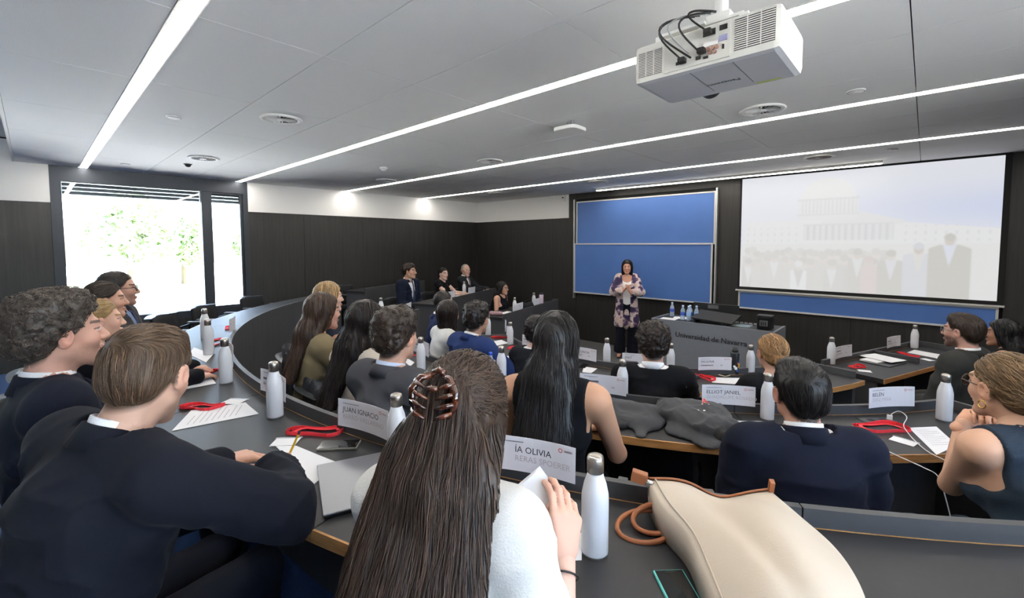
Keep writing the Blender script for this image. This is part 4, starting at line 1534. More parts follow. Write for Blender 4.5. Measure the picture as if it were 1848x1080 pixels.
        if top == 'jacket':
            neck_ring('jacket_collar', .478, .050, nr + .030, nr + .013, 118, 304, tm, .008)
        nm = {'jacket': 'suit_jacket', 'blazer': 'blazer', 'sweater': 'sweater', 'cardigan': 'cardigan'}[top]
        np_mesh(nm, V, F, tm, root)
        inner = cloth(shirtc, 'cotton')
        P = torso(-.002 if top == 'jacket' else .002, neck=False, hips=stand) + [neck_cut(nr * (1.0 if collar else 1.05))]
        def exs(Pt, d):
            if not collar:
                u, x, w = uxw(Pt)
                d = np.maximum(d, -np.maximum(np.sqrt(x * x + ((u - .52) * .8) ** 2) - .115, .0 - w))
            return d
        V, F = mesh_sdf(P, max(Q['top'], .010), extra=exs)
        np_mesh('shirt', V, F, inner, root)
        if collar:
            neck_ring('collar', .494, .048, nr + .007, nr + .005, 100, 340, inner, .004)
            if tiec is not None:
                pts = [S(.475, .075), S(.455, .095), S(.40, .112), S(.30, .124), S(.18, .12), S(.10, .12)]
                mb = MB()
                mb.tube([Vector(p) for p in pts], [.014, .016, .014, .019, .023, .02], 8, flat=.35)
                mb.build('tie', cloth(tiec), root, smooth=True)
            if sleeve and lod < 2:
                for g in (1, -1):
                    if arms[g][3].get('hide'): continue
                    sh, e, w, d = arms[g]
                    ax_ = unit(w - e)
                    V, F = mesh_sdf([rc(w - ax_ * .02, w + ax_ * .004, ar[3] * s + .008, ar[3] * s + .009, .005)], .006)
                    np_mesh('cuff', V, F, inner, root)
    else:
        o = {'tee': .012, 'cap': .008, 'sleeveless': .006, 'tank': .005}[top]
        P = torso(o, neck=False, hips=not stand)
        if stand: P.append(el(S(.02), V3(.15 * bw + o, .115 + o, .13 + o), B3, .05))
        fr = {'tee': .78, 'cap': .38, 'sleeveless': .0, 'tank': 0}[top]
        if fr:
            for g in (1, -1):
                sh, e, w, d = arms[g]
                P.append(rc(sh, sh + (e - sh) * fr, (ar[0] + .014) * s + o, (ar[1] + .014) * s + o, .03))
        scoop = {'tee': .010, 'cap': .012, 'sleeveless': .024, 'tank': .05}[top]
        P.append(rc(S(.44, .02), S(.60, .03), nr + scoop, nr + scoop + .02, .01, op='sub'))
        def ex(Pt, d):
            d = folds(Pt, d, .0065) - .003
            if top in ('sleeveless', 'tank'):
                u, x, w = uxw(Pt)
                lim = sw / s * (.80 if top == 'sleeveless' else .62)
                arm_hole = np.maximum(lim - np.abs(x) + np.clip(.34 - u, 0, .2) * .8, .26 - u)
                d = np.maximum(d, -arm_hole * .8)
            if fr:
                for g in (1, -1):
                    sh, e, w, dd = arms[g]
                    a = unit(e - sh)
                    t = (Pt - sh) @ a - fr * np.linalg.norm(e - sh)
                    near = np.linalg.norm(Pt - sh - a * fr * np.linalg.norm(e - sh), axis=1) < .11
                    d = np.where(near & ((Pt - hip) @ X * g > sw * .55), np.maximum(d, t), d)
            return d
        V, F = mesh_sdf(P, Q['top'], extra=ex)
        np_mesh({'tee': 't_shirt', 'cap': 'blouse', 'sleeveless': 'sleeveless_top', 'tank': 'tank_top'}[top], V, F, tm, root)
    # ---------------- legs
    pm = cloth(pantc, 'wool')
    if stand:
        P = [el(S(.0), V3(.155, .115, .13), B3, .05)]
        for g in (-1, 1):
            P += [rc(hip + V3(g * .08, 0, -.03), V3(g * .095, .015, .50), .088, .072, .04), rc(V3(g * .095, .015, .50), V3(g * .11, -.01, .10), .070, .092, .04)]
        V, F = mesh_sdf(P, .012, extra=lambda p, d: np.maximum(folds(p, d, .005), .075 - p[:, 2]))
        np_mesh('trousers', V, F, pm, root)
        for g in (-1, 1):
            a_ = V3(g * .11, .0, .05)
            V, F = mesh_sdf([rc(a_ + V3(0, -.03, -.01), a_ + V3(g * .015, .13, -.02), .034, .026, .02), rc(a_ + V3(0, -.02, .06), a_, .03, .034, .02)], .010)
            np_mesh('foot', V, F, M_SKIN, root, np.tile(skl, (len(V), 1)))
            V, F = mesh_sdf([rc(a_ + V3(0, -.035, -.03), a_ + V3(g * .015, .14, -.034), .036, .028, .02, (V3(0, 0, 1), .5))], .009)
            np_mesh('shoe', V, F, M_BLACK, root)
    if not stand:
        P = [el(S(.0), V3(.17 * bw + .01, .125, .115), B3, .05)]
        for g in (-1, 1):
            k_ = V3(g * .10, .43 * s, .50)
            a_ = V3(g * .11, .42 * s, .10)
            P += [rc(hip + V3(g * .085, .02, -.015), k_, .088, .064, .04), rc(k_, a_, .060, .045, .03)]
        V, F = mesh_sdf(P, .017, extra=lambda p, d: folds(p, d, .004))
        np_mesh('trousers', V, F, pm, root)
        for g in (-1, 1):
            a_ = V3(g * .11, .42 * s, .07)
            V, F = mesh_sdf([rc(a_ + V3(0, -.03, -.03), a_ + V3(g * .02, .15, -.035), .036, .032, .02), rc(a_ + V3(0, -.02, .03), a_ + V3(0, -.02, -.02), .035, .038, .02)], .014)
            np_mesh('shoe', V, F, M_BLACK, root)
    # ---------------- hair
    ha = hamp if hamp is not None else {'curly': .010, 'wavy': .006, 'short': .0025, 'crop': .0012, 'bald': .001, 'bun': .0015, 'pony': .0015, 'long': .004, 'bob': .003, 'half': .004}[hair]
    hf = hfreq if hfreq is not None else {'curly': 34, 'wavy': 26}.get(hair, 50)
    P = hair_prims(hair, Rm, hc, hsz, U)
    hl = lin(*hairc)
    def Hd(*p): return hc + Rm @ (np.array(p) * hsz)
    if hair in ('long', 'half', 'bob'):
        n0 = Hd(0, -.055, -.01)
        if hair == 'bob':
            P.append(rc(Hd(0, -.045, 0), Hd(0, -.05, -.13) + V3(0, 0, -.02), .078 * hsz, .074 * hsz, .03, (Rm @ V3(0, 1, 0), .8)))
            for g in (-1, 1): P.append(rc(Hd(g * .066, .0, .0), Hd(g * .072, .012, -.13), .03, .026, .02))
        else:
            mid = nb - W_ * .075 * s - U * .0
            end = S(.50 - hair_len / s, -.155) + X * hside
            P.append(rc(n0, mid, .072 * hsz, .085, .03, (W_, .7)))
            P.append(rc(mid, end, max(.095, hair_w * .8), hair_w, .04, (W_, min(.45, .045 / hair_w))))
            if front_locks:
                for g in (-1, 1):
                    P.append(rc(Hd(g * .066, .015, -.02), S(.43, .06) + X * g * .085, .026, .034, .02))
                    P.append(rc(S(.43, .06) + X * g * .085, S(.24, .125) + X * g * .08, .034, .022, .02))
            else:
                for g in (-1, 1):
                    P.append(rc(Hd(g * .064, -.005, .0), S(.46, -.05) + X * g * .08, .028, .04, .02))
    V, F = mesh_sdf(P, Q['hair'], extra=hair_extra(hair, Rm, hc, hsz, ha, hf, sd), pad=.035)
    C = hl[None] * (1 + .35 * vnoise(V * np.array([55, 55, 12]) + sd)[:, None]) * .85
    hparts = [(V, F, np.clip(C, .001, 1))]
    if strands and Q['st'] and hair not in ('bald',) and len(V):
        down = V3(0, 0, -1)
        back = Rm @ V3(0, -1, 0); crown = Hd(0, -.05, .12); claw = Hd(.0, -.118, .045); bun = Hd(0, -.115, -.02)
        def flow(p, n):
            q = ((p - hc) @ Rm) / hsz
            if hair == 'curly': return (p - crown) + .0
            if hair in ('bun', 'pony'): return bun - p
            if hair == 'half':
                m = ((q[:, 2] > .0) & (q[:, 1] > -.105))[:, None]
                return np.where(m, claw - p, down + back * .05)
            if hair in ('long', 'bob'):
                m = np.clip((q[:, 2] - .03) / .06, 0, 1)[:, None]
                sidev = np.sign(q[:, :1] + 1e-6) * (Rm @ V3(1, 0, 0))[None]
                return down + m * (sidev * .8 + back * .5)
            # short: forward on top, down at the sides and back
            m = np.clip((q[:, 2] - .045) / .04, 0, 1)[:, None]
            return m * (Rm @ V3(.5, .9, 0))[None] + (1 - m) * (down + back * .25)
        k = Q['st']
        step = {'curly': .006, 'wavy': .006, 'short': .0045, 'crop': .003}.get(hair, .014)
        if hair in ('long', 'half'): k = int(k * (1.5 if hair == 'long' else 2.2))
        if hair in ('short', 'crop'): k = int(k * 1.6)
        stop = None
        if hair in ('short', 'crop', 'wavy', 'curly'):
            ys_, zs_ = HAIRLINES[hair]
            def stop(p):
                q = ((p - hc) @ Rm) / hsz
                return (q[:, 2] < np.interp(q[:, 1], ys_, zs_) - .002) | ((q[:, 1] > .085) & (q[:, 2] < .075))
        S_ = surf_strands(V, F, k, Q['stn'], step, flow, rs, off=.0025 if hair != 'curly' else .004, curl={'curly': 1.1, 'wavy': .7, 'long': .12, 'half': .10}.get(hair, .12), stop=stop)
        wid = Q['sw'] * {'crop': .5, 'short': .6, 'curly': .9}.get(hair, 1.0)
        hparts.append(ribbons(S_, wid, hl * 1.15, rs, var=.4))
    V, F, C = join_vf(hparts)
    np_mesh('hair', V, F, M_HAIR, root, C)
    if glasses is not None:
        glasses_part(Rm, hc, hsz, root, glasses, lens=lens)
    root['_'] = 0
    del root['_']
    return dict(root=root, L=L, Rm=Rm, hc=hc, hs=hsz, arms=arms, S=S, X=X, U=U, W=W_, s=s, floor=floor, Rw=Rw, pos=np.array([rx, ry, floor]), s0=s0)
# ------------------------------------------------------------------ the people
CZ = CAM_Z
def cface(x, y): return (CX - x, CY - y)
PEOPLE = {}
def seat(pid, lab, h, floor, face=None, chair_lab=None, chair_pos=None, **k):
    h = (h[0], h[1], h[2] + CZ)
    face = face or cface(h[0], h[1])
    r = person(lab, h, floor, face, **k)
    PEOPLE[pid] = r
    if chair_lab:
        p = r['pos']
        if floor == TB and face == cface(h[0], h[1]):
            r_ = math.hypot(p[0] - CX, p[1] - CY)
            k_ = min(1.0, 4.04 / r_)
            p = (CX + (p[0] - CX) * k_, CY + (p[1] - CY) * k_, floor)
        if chair_pos: p = chair_pos
        chair(p[0] - unit(np.array(face, float))[0] * .02, p[1] - unit(np.array(face, float))[1] * .02, floor, face, chair_lab)
    return r
NAVY, DNAVY, GREY, CHAR, BLACK, BLUE = (27, 30, 42), (25, 27, 36), (62, 62, 66), (44, 45, 48), (16, 16, 18), (38, 52, 92)
M_GLASSF = mat('glasses_frame', srgb(20, 20, 22), .3)
M_TORT = mat('tortoise_frame', srgb(70, 52, 34), .3)
M_LENS = mat('dark_lens', srgb(30, 30, 26), .15, alpha=.75)

# back row
seat('A1', 'man in grey suit and black glasses, nearest the window', (-4.30, .41, -.32), TA, lod=1, lean=-4, hair='crop', hairc=(40, 34, 30), beard=.35, skin=(180, 140, 122),
     topc=(66, 64, 66), shirtc=(150, 170, 205), tiec=(60, 66, 90), glasses=M_GLASSF, chair_lab='black chair under the man in grey suit by the window', armR='lap', armL='lap')
seat('A2', 'woman with dark hair pulled back beside the man in grey suit', (-3.85, .305, -.355), TA, fem=True, lod=1, lean=2, hair='bun', hairc=(48, 38, 32), skin=(189, 146, 125),
     top='blazer', topc=(30, 30, 34), collar=False, chair_lab='black chair under the dark-haired woman by the window', armR='lap', armL='lap')
seat('A3', 'blonde woman with hair tied back behind the curly-haired man', (-3.2, .225, -.40), TA, fem=True, lod=1, lean=4, hair='bun', hairc=(150, 122, 82), skin=(198, 157, 138),
     top='blazer', topc=(24, 24, 28), collar=False, chair_lab='black chair under the blonde woman at the back desk')
seat('A4', 'man with curly greying hair and navy suit in profile, left edge', (-2.13, .05, -.30), TA, lod=0, lean=-2, hair='curly', hairc=(72, 64, 58), beard=.30, skin=(197, 153, 136),
     topc=NAVY, tiec=(30, 34, 52), body_w=1.05, chair_lab='black chair under the curly-haired man at the left edge', armR='lap', armL='lap', pitch=3, hs=1.04)
seat('A5', 'man in navy suit seen from behind writing with a yellow pencil', (-1.51, .196, -.35), TA, face=(-.36, .93), lod=0, lean=15, side=3, hair='short', hairc=(78, 61, 47), beard=.25, skin=(197, 159, 140),
     topc=DNAVY, body_w=1.2, look=(-2.75, 1.15, 1.05), pitch=-16, neck_f=18, hs=1.04,
     armR=dict(ww=(-1.49, .50, CZ - .735), we=(-1.10, .46, CZ - .74), dw=(-.9, .35, .06), palmw=(.05, .45, -.85), curl=[38, 48, 55, 60], thumb=.9),
     armL='table', chair_lab='black chair under the man writing at the back desk')
seat('A6', 'woman with long dark brown hair in a claw clip and white t-shirt', (-.735, .636, -.375), TA, fem=True, lod=0, lean=17, hair='half', hairc=(54, 41, 33), skin=(204, 166, 148), hair_len=.47, hair_w=.17, hside=-.01,
     top='tee', topc=(206, 204, 200), pitch=-16, neck_f=16, hs=1.04,
     armR=dict(ww=(-.535, .735, CZ - .665), we=(-.40, .60, CZ - .88), dw=(-.15, .25, .93), palmw=(-.75, .45, .2), curl=[30, 34, 38, 42], thumb=.7),
     chair_lab='black chair under the woman with the claw clip')
# middle row
seat('B1', 'blonde woman half hidden behind the brunette in the beige blazer', (-3.75, 1.72, -.455), TB, fem=True, lod=1, lean=6, hair='long', hairc=(148, 120, 84), skin=(204, 166, 148), hair_len=.36,
     top='blazer', topc=(40, 42, 52), collar=False, chair_lab='black chair under the blonde woman in the middle row', chair_pos=(-3.84, 1.72))
seat('B2', 'woman with long brown hair and olive beige blazer, hand at her chin', (-3.02, 1.34, -.465), TB, fem=True, lod=1, lean=6, hair='long', hairc=(66, 50, 40), skin=(195, 151, 133), hair_len=.35, hair_w=.085,
     top='blazer', topc=(128, 116, 90), collar=False, armR=dict(w=(.03, .25, .97), pole=(.6, .1, -.7), d=(-.2, -.1, .95), palm=(-.3, -.9, 0), curl=45),
     chair_lab='black chair under the woman in the olive beige blazer', chair_pos=(-2.88, 1.50))
seat('B3', 'woman with long black hair and cream blazer in the middle row', (-2.40, 1.32, -.465), TB, fem=True, lod=1, lean=8, hair='long', hairc=(30, 23, 22), skin=(202, 164, 148), hair_len=.31, hair_w=.085,
     top='blazer', topc=(196, 188, 178), shirtc=(225, 220, 215), collar=False, chair_lab='black chair under the woman in the cream blazer')
seat('B4', 'man with thick wavy brown hair and charcoal grey suit', (-1.90, 1.21, -.455), TB, lod=1, lean=6, hair='curly', hairc=(50, 39, 32), hamp=.008, skin=(187, 147, 127), topc=(70, 70, 74),
     shirtc=(190, 200, 222), hs=1.04, chair_lab='black chair under the man in charcoal grey suit')
seat('B5', 'woman with very long black hair and sleeveless black top, back turned', (-1.17, 1.545, -.43), TB, fem=True, lod=1, lean=6, hair='long', hairc=(24, 20, 20), skin=(180, 136, 109), hair_len=.46, hair_w=.14,
     top='sleeveless', topc=(17, 18, 21), body_w=1.14, hs=1.04, chair_lab='black chair under the woman with very long black hair')
seat('B6', 'man with short black hair and navy suit seen from behind', (-.33, 1.95, -.565), TB, lod=1, lean=8, hair='short', hairc=(24, 21, 21), skin=(180, 136, 116), topc=(24, 27, 40), body_w=1.16, hs=1.05,
     chair_lab='black chair under the man with short black hair', armR='lap', armL='lap', seat_h=.44)
seat('B7', 'woman with tied-back light brown hair and sunglasses, resting on her elbows', (.235, 2.40, -.53), TB, face=(-.62, .78), fem=True, lod=1, lean=18, hair='bun', hairc=(112, 88, 62), skin=(204, 160, 133),
     top='sleeveless', topc=(44, 54, 66), pantc=(44, 54, 66), glasses=M_TORT, lens=M_LENS, hs=1.04,
     armL=dict(ww=(.14, 2.60, CZ - .75), we=(.10, 2.72, CZ - .95), d=(.75, .25, .35), palm=(.2, .3, -.8), curl=35),
     armR=dict(ww=(.20, 2.66, CZ - .72), we=(.36, 2.95, CZ - .93), d=(-.5, -.6, .4), palm=(-.2, -.3, -.8), curl=35),
     chair_lab='black chair under the woman with sunglasses')
# front row
seat('C1', 'man with cropped dark hair and navy suit behind the woman in white', (-3.86, 3.05, -.64), 0, lod=2, lean=6, hair='crop', hairc=(38, 32, 30), skin=(189, 149, 131), topc=(34, 44, 78),
     chair_lab='black chair under the man with cropped hair in the front row')
seat('C2', 'woman with straight dark shoulder-length hair and white blouse', (-3.34, 2.70, -.67), 0, fem=True, lod=2, lean=8, hair='bob', hairc=(38, 29, 27), skin=(180, 136, 112), top='cap', topc=(208, 207, 204),
     chair_lab='black chair under the woman in the white blouse')
seat('C3', 'man with curly black hair and bright navy suit, hand at his mouth', (-2.73, 2.51, -.625), 0, lod=2, lean=12, hair='curly', hairc=(30, 24, 22), skin=(174, 133, 112), topc=(38, 54, 98),
     armR=dict(w=(.07, .27, .99), pole=(.7, .2, -.6), d=(-.35, -.1, .9), palm=(-.4, -.8, 0), curl=60), chair_lab='black chair under the man in bright navy suit')
seat('C4', 'dark-haired person mostly hidden behind the woman with very long hair', (-2.30, 2.78, -.72), 0, fem=True, lod=2, lean=14, hair='curly', hairc=(26, 20, 18), skin=(204, 166, 151), top='sweater', topc=(30, 31, 36), collar=False,
     chair_lab='black chair under the person hidden behind the long black hair')
seat('C5', 'man with curly dark brown hair and black jumper over white collar', (-1.29, 2.75, -.655), 0, lod=1, lean=6, hair='curly', hairc=(40, 30, 26), skin=(189, 149, 129), top='sweater', topc=(20, 20, 23), hs=1.0,
     chair_lab='black chair under the man in the black jumper')
seat('C6', 'woman with light brown hair in a low bun and black top', (-.70, 3.20, -.70), 0, fem=True, lod=1, lean=8, hair='bun', hairc=(140, 108, 74), skin=(197, 155, 135), top='sweater', topc=(22, 22, 25), collar=False,
     chair_lab='black chair under the woman with the low bun')
# far left
seat('F1', 'young man with dark fringe and navy suit at the end of the far desk', (-6.50, 4.40, -.462), TB, face=(.92, .30), lod=2, lean=2, hair='wavy', hairc=(46, 36, 31), skin=(185, 144, 123), topc=(28, 33, 48), tiec=(52, 60, 84),
     armR='lap', armL='lap', hs=1.05, look=(-3.6, 6.6, 1.5), chair_lab='black chair under the young man at the far desk end')
seat('F2', 'woman in black top with dark hair tied back at the far desk', (-6.80, 5.37, -.567), TB, face=(.93, .36), fem=True, lod=2, lean=4, hair='pony', hairc=(34, 27, 25), skin=(204, 170, 155), top='cap', topc=(20, 20, 22), hs=1.06,
     look=(-3.6, 5.8, 1.5), chair_lab='black chair under the woman in black at the far desk')
seat('F3', 'older bald man in dark suit and red tie at the far desk', (-7.0, 6.12, -.54), TB, face=(.93, .36), lod=2, lean=0, hair='bald', hairc=(150, 146, 142), skin=(189, 151, 135), topc=(36, 38, 42), tiec=(120, 44, 46), hs=1.06,
     look=(-3.6, 5.8, 1.5), chair_lab='black chair under the older man with the red tie')
seat('F4', 'woman with long black hair and glasses alone at the far desk', (-5.46, 5.63, -.775), 0, face=(.97, .25), fem=True, lod=2, lean=6, hair='long', hairc=(20, 17, 17), skin=(189, 144, 122), top='sleeveless', topc=(19, 20, 26),
     armR='lap', armL='lap', glasses=M_GLASSF, hair_len=.32, hs=1.06, look=(-3.2, 6.3, 1.5), seat_h=.44, chair_lab='black chair under the lone woman in black')
# right
seat('R1', 'bearded man with glasses and dark grey suit at the right desk', (.225, 4.70, -.655), 0, face=(-.93, .36), lod=1, lean=-2, hair='short', hairc=(54, 41, 33), beard=.75, skin=(195, 151, 135), topc=(54, 54, 52), tiec=(80, 40, 50),
     glasses=mat('steel_frame', srgb(120, 122, 126), .3, metal=.8), armR='lap', armL='lap', body_w=1.1, hs=1.04, chair_lab='black chair under the bearded man')
seat('R2', 'woman with long straight black hair at the right picture edge', (.50, 5.50, -.755), 0, face=(-.95, .3), fem=True, lod=1, lean=6, hair='long', hairc=(20, 18, 20), skin=(161, 118, 96), top='sleeveless', topc=(22, 22, 24), hair_len=.48, armR='lap', armL='lap',
     hs=1.04, chair_lab='black chair under the woman with long straight black hair')

# the speaker
M_TIEDYE = bpy.data.materials.new('tie_dye_knit')
M_TIEDYE.use_nodes = True
_nt = M_TIEDYE.node_tree
_b = _nt.nodes['Principled BSDF']
_b.inputs['Roughness'].default_value = .9
_tc = _nt.nodes.new('ShaderNodeTexCoord')
_n = _nt.nodes.new('ShaderNodeTexNoise')
_n.inputs['Scale'].default_value = 7.5
_n.inputs['Detail'].default_value = 2.5
_r = _nt.nodes.new('ShaderNodeValToRGB')
_e = _r.color_ramp.elements
_e[0].position, _e[0].color = .36, srgb(44, 36, 66)
_e[1].position, _e[1].color = .66, srgb(206, 192, 184)
for p_, c_ in ((.43, srgb(56, 44, 76)), (.47, srgb(112, 86, 112)), (.52, srgb(206, 190, 186)), (.59, srgb(188, 160, 150))):
    x_ = _e.new(p_); x_.color = c_
_nt.links.new(_tc.outputs['Object'], _n.inputs['Vector'])
_nt.links.new(_n.outputs['Fac'], _r.inputs[0])
_nt.links.new(_r.outputs[0], _b.inputs['Base Color'])
PEOPLE['S'] = person('woman speaker standing before the blue board in patterned cardigan and dark trousers', (-3.64, 6.74, CZ - .385), 0, (.48, -.88), look=(-.6, 0.3, 1.75), lean=2, fem=True, lod=2,
    hair='bob', hairc=(32, 24, 24), skin=(198, 148, 126), top='cardigan', topc=M_TIEDYE, shirtc=(232, 230, 228), collar=False, pantc=(22, 24, 34), stand=True, strands=True, hs=1.04,
    armR=dict(w=(.05, .30, 1.16), pole=(.8, -.3, -.7), d=(-.5, .3, .75), palm=(-.7, 0, -.5), curl=22, spread=1),
    armL=dict(w=(-.06, .30, 1.13), pole=(-.8, -.3, -.7), d=(.35, .35, .8), palm=(.7, -.2, .5), curl=22, spread=1))
# ------------------------------------------------------------------ things on the desks
M_STEELB = mat('white_bottle_coat', srgb(208, 208, 211), .35, coat=.2)
M_STEEL = mat('brushed_steel', srgb(176, 170, 162), .32, metal=.95, bump=.03, bscale=300, stretch=(1, 1, .05))
M_PAPER = mat('paper', srgb(222, 222, 224), .8)
M_CARD = mat('card_paper', srgb(206, 204, 209), .7)
M_RED = mat('lanyard_red', srgb(218, 46, 56), .6)
M_GREYINK = mat('grey_ink', srgb(120, 118, 122), .7)
M_PINKINK = mat('pale_ink', srgb(178, 168, 174), .7)
M_DARKINK = mat('dark_ink', srgb(50, 50, 54), .7)
M_LOGO = mat('logo_red', srgb(206, 130, 128), .7)
M_GLASSBLK = mat('phone_glass', srgb(14, 15, 18), .08, coat=.5)

def make_bottle():
    t = empty('steel_bottle')
    MB().lathe([(0, .004), (.028, .003), (.033, .0), (.0345, .008), (.0345, .145), (.0335, .158), (.0285, .182), (.0215, .202), (.0195, .214), (0, .214)], 28).build('body', M_STEELB, t, smooth=True)
    MB().lathe([(0, .212), (.0212, .212), (.0214, .246), (.0195, .253), (.012, .257), (0, .258)], 24).build('cap', M_STEEL, t, smooth=True)
    MB().lathe([(.0333, .0), (.0341, .0), (.0346, .004), (.0340, .004)], 24).build('base_ring', M_STEEL, t)
    return t
BOTTLES = [((-.595, .951, 1.12), 'white steel bottle nearest the camera beside the woman with the claw clip'),
    ((-1.372, .866, 1.12), 'white steel bottle half hidden behind the long brown hair'),
    ((-2.165, .728, 1.12), 'white steel bottle beside the red lanyard and yellow pencil'),
    ((-2.911, .723, 1.12), 'white steel bottle left of the curved back desk, third from the camera'),
    ((-3.76, .834, 1.12), 'white steel bottle in front of the man in grey suit, nearer one'),
    ((-4.405, .958, 1.12), 'white steel bottle farthest along the back desk toward the window'),
    ((.108, 3.379, .94), 'white steel bottle in front of the woman with sunglasses'),
    ((-.611, 2.738, .94), 'white steel bottle beside the head of the man in navy suit'),
    ((-1.352, 2.464, .94), 'white steel bottle behind the left folded jacket'),
    ((-2.156, 2.21, .94), 'white steel bottle next to the clear water bottle with blue cap'),
    ((-2.826, 2.007, .94), 'white steel bottle in front of the man in charcoal suit'),
    ((-5.329, 3.153, .94), 'white steel bottle at the far end of the middle desk row'),
    ((-4.703, 2.743, .94), 'white steel bottle above the head of the man with wavy hair'),
    ((-1.089, 4.247, .77), 'white steel bottle next to the bottle covered in stickers'),
    ((-1.633, 3.84, .77), 'white steel bottle right of the man in black jumper'),
    ((-2.168, 3.647, .77), 'white steel bottle in front of the speaker feet'),
    ((-3.429, 3.661, .77), 'white steel bottle in front of the man in bright navy suit'),
    ((-3.995, 3.858, .77), 'white steel bottle beside the hand of the man in bright navy suit'),
    ((-.052, 6.50, .77), 'white steel bottle at the far corner of the right desk'),
    ((-.62, 5.12, .77), 'white steel bottle at the near corner of the right desk'),
    ((-4.98, 5.425, .77), 'white steel bottle in front of the lone woman in black'),
    ((-5.22, 6.204, .77), 'white steel bottle beside the pink tumbler at the far desk'),
    ((-6.50, 5.641, .94), 'white steel bottle in front of the older man with red tie')]
b0 = None
for p, lab in BOTTLES:
    b = make_bottle() if b0 is None else copy_tree(b0)
    b0 = b0 or b
    b.location = p
    b.rotation_euler = (0, 0, random.uniform(0, 6))
    tag(b, lab, 'bottle', 'white steel bottles')

def name_card(p, n, lines, label, w=.285, h=.112, bow=.014):
    """n: horizontal direction towards the seat side"""
    nx, ny = n
    L = math.hypot(nx, ny); nx /= L; ny /= L
    t = tag(empty('name_card', p), label, 'name card', 'name cards on the desk lips')
    X, Y = Vector((-ny, nx, 0)), Vector((-nx, -ny, 0))
    t.rotation_euler = (0, 0, math.atan2(X.y, X.x))
    def bend(x): return -bow * (2 * x / w) ** 2
    v, f = [], []
    N = 10
    for i in range(N + 1):
        x = -w / 2 + w * i / N
        for y, z in ((bend(x) - .0007, 0), (bend(x) + .0007, 0), (bend(x) + .0007 + .004, h), (bend(x) - .0007 + .004, h)):
            v.append((x, y - .012, z))
    for i in range(N):
        for k in range(4):
            l = (k + 1) % 4
            f.append((i * 4 + k, (i + 1) * 4 + k, (i + 1) * 4 + l, i * 4 + l))
    f += [(0, 1, 2, 3), (N * 4 + 3, N * 4 + 2, N * 4 + 1, N * 4)]
    mesh_obj('sheet', v, f, M_CARD, t)
    for sgn in (1, -1):
        for (txt, sz, x0, z0, m, sx) in lines:
            if txt is None:
                o = MB().box(x0, x0 + sx, -.0001, .0001, z0, z0 + sz).build('print_line', m, t)
                vs = o.data.vertices
                for q in vs:
                    q.co.y = (bend(q.co.x) - .0012 * sgn - .012 + .004 * q.co.z / h) * 1
                    if sgn < 0: q.co.x = -q.co.x
                continue
            o = text_mesh('printed_name', txt, sz, m, t)
            for q in o.data.vertices:
                x, z = q.co.x + x0, q.co.y + z0
                xx = x if sgn > 0 else -x
                q.co = (xx, bend(xx) - .0013 * sgn - .012 + .004 * z / h, z)
        ring = []
        cx, cz = .092, .093
        v, f = [], []
        for i in range(12):
            a = 2 * math.pi * i / 12
            for r in (.004, .0075):
                xx = (cx + r * math.cos(a)) * sgn
                v.append((xx, bend(xx) - .0013 * sgn - .012 + .004 * cz / h, cz + r * math.sin(a)))
        for i in range(12):
            j = (i + 1) % 12
            f.append((i * 2, i * 2 + 1, j * 2 + 1, j * 2))
        mesh_obj('logo', v, f, M_LOGO, t)
    return t
def std(a=None, b=None, x0=-.118):
    l = [(None, .0025, -.118, .095, M_GREYINK, .085), (None, .006, .104, .09, M_PINKINK, .028)]
    if a: l.append((a, .029, x0, .062, M_DARKINK, 1))
    else: l.append((None, .010, x0, .062, M_GREYINK, .09))
    if b: l.append((b, .0265, x0, .034, M_PINKINK, 1))
    else: l.append((None, .009, x0, .036, M_PINKINK, .11))
    return l
def arcn(x, y): return (x - CX, y - CY)
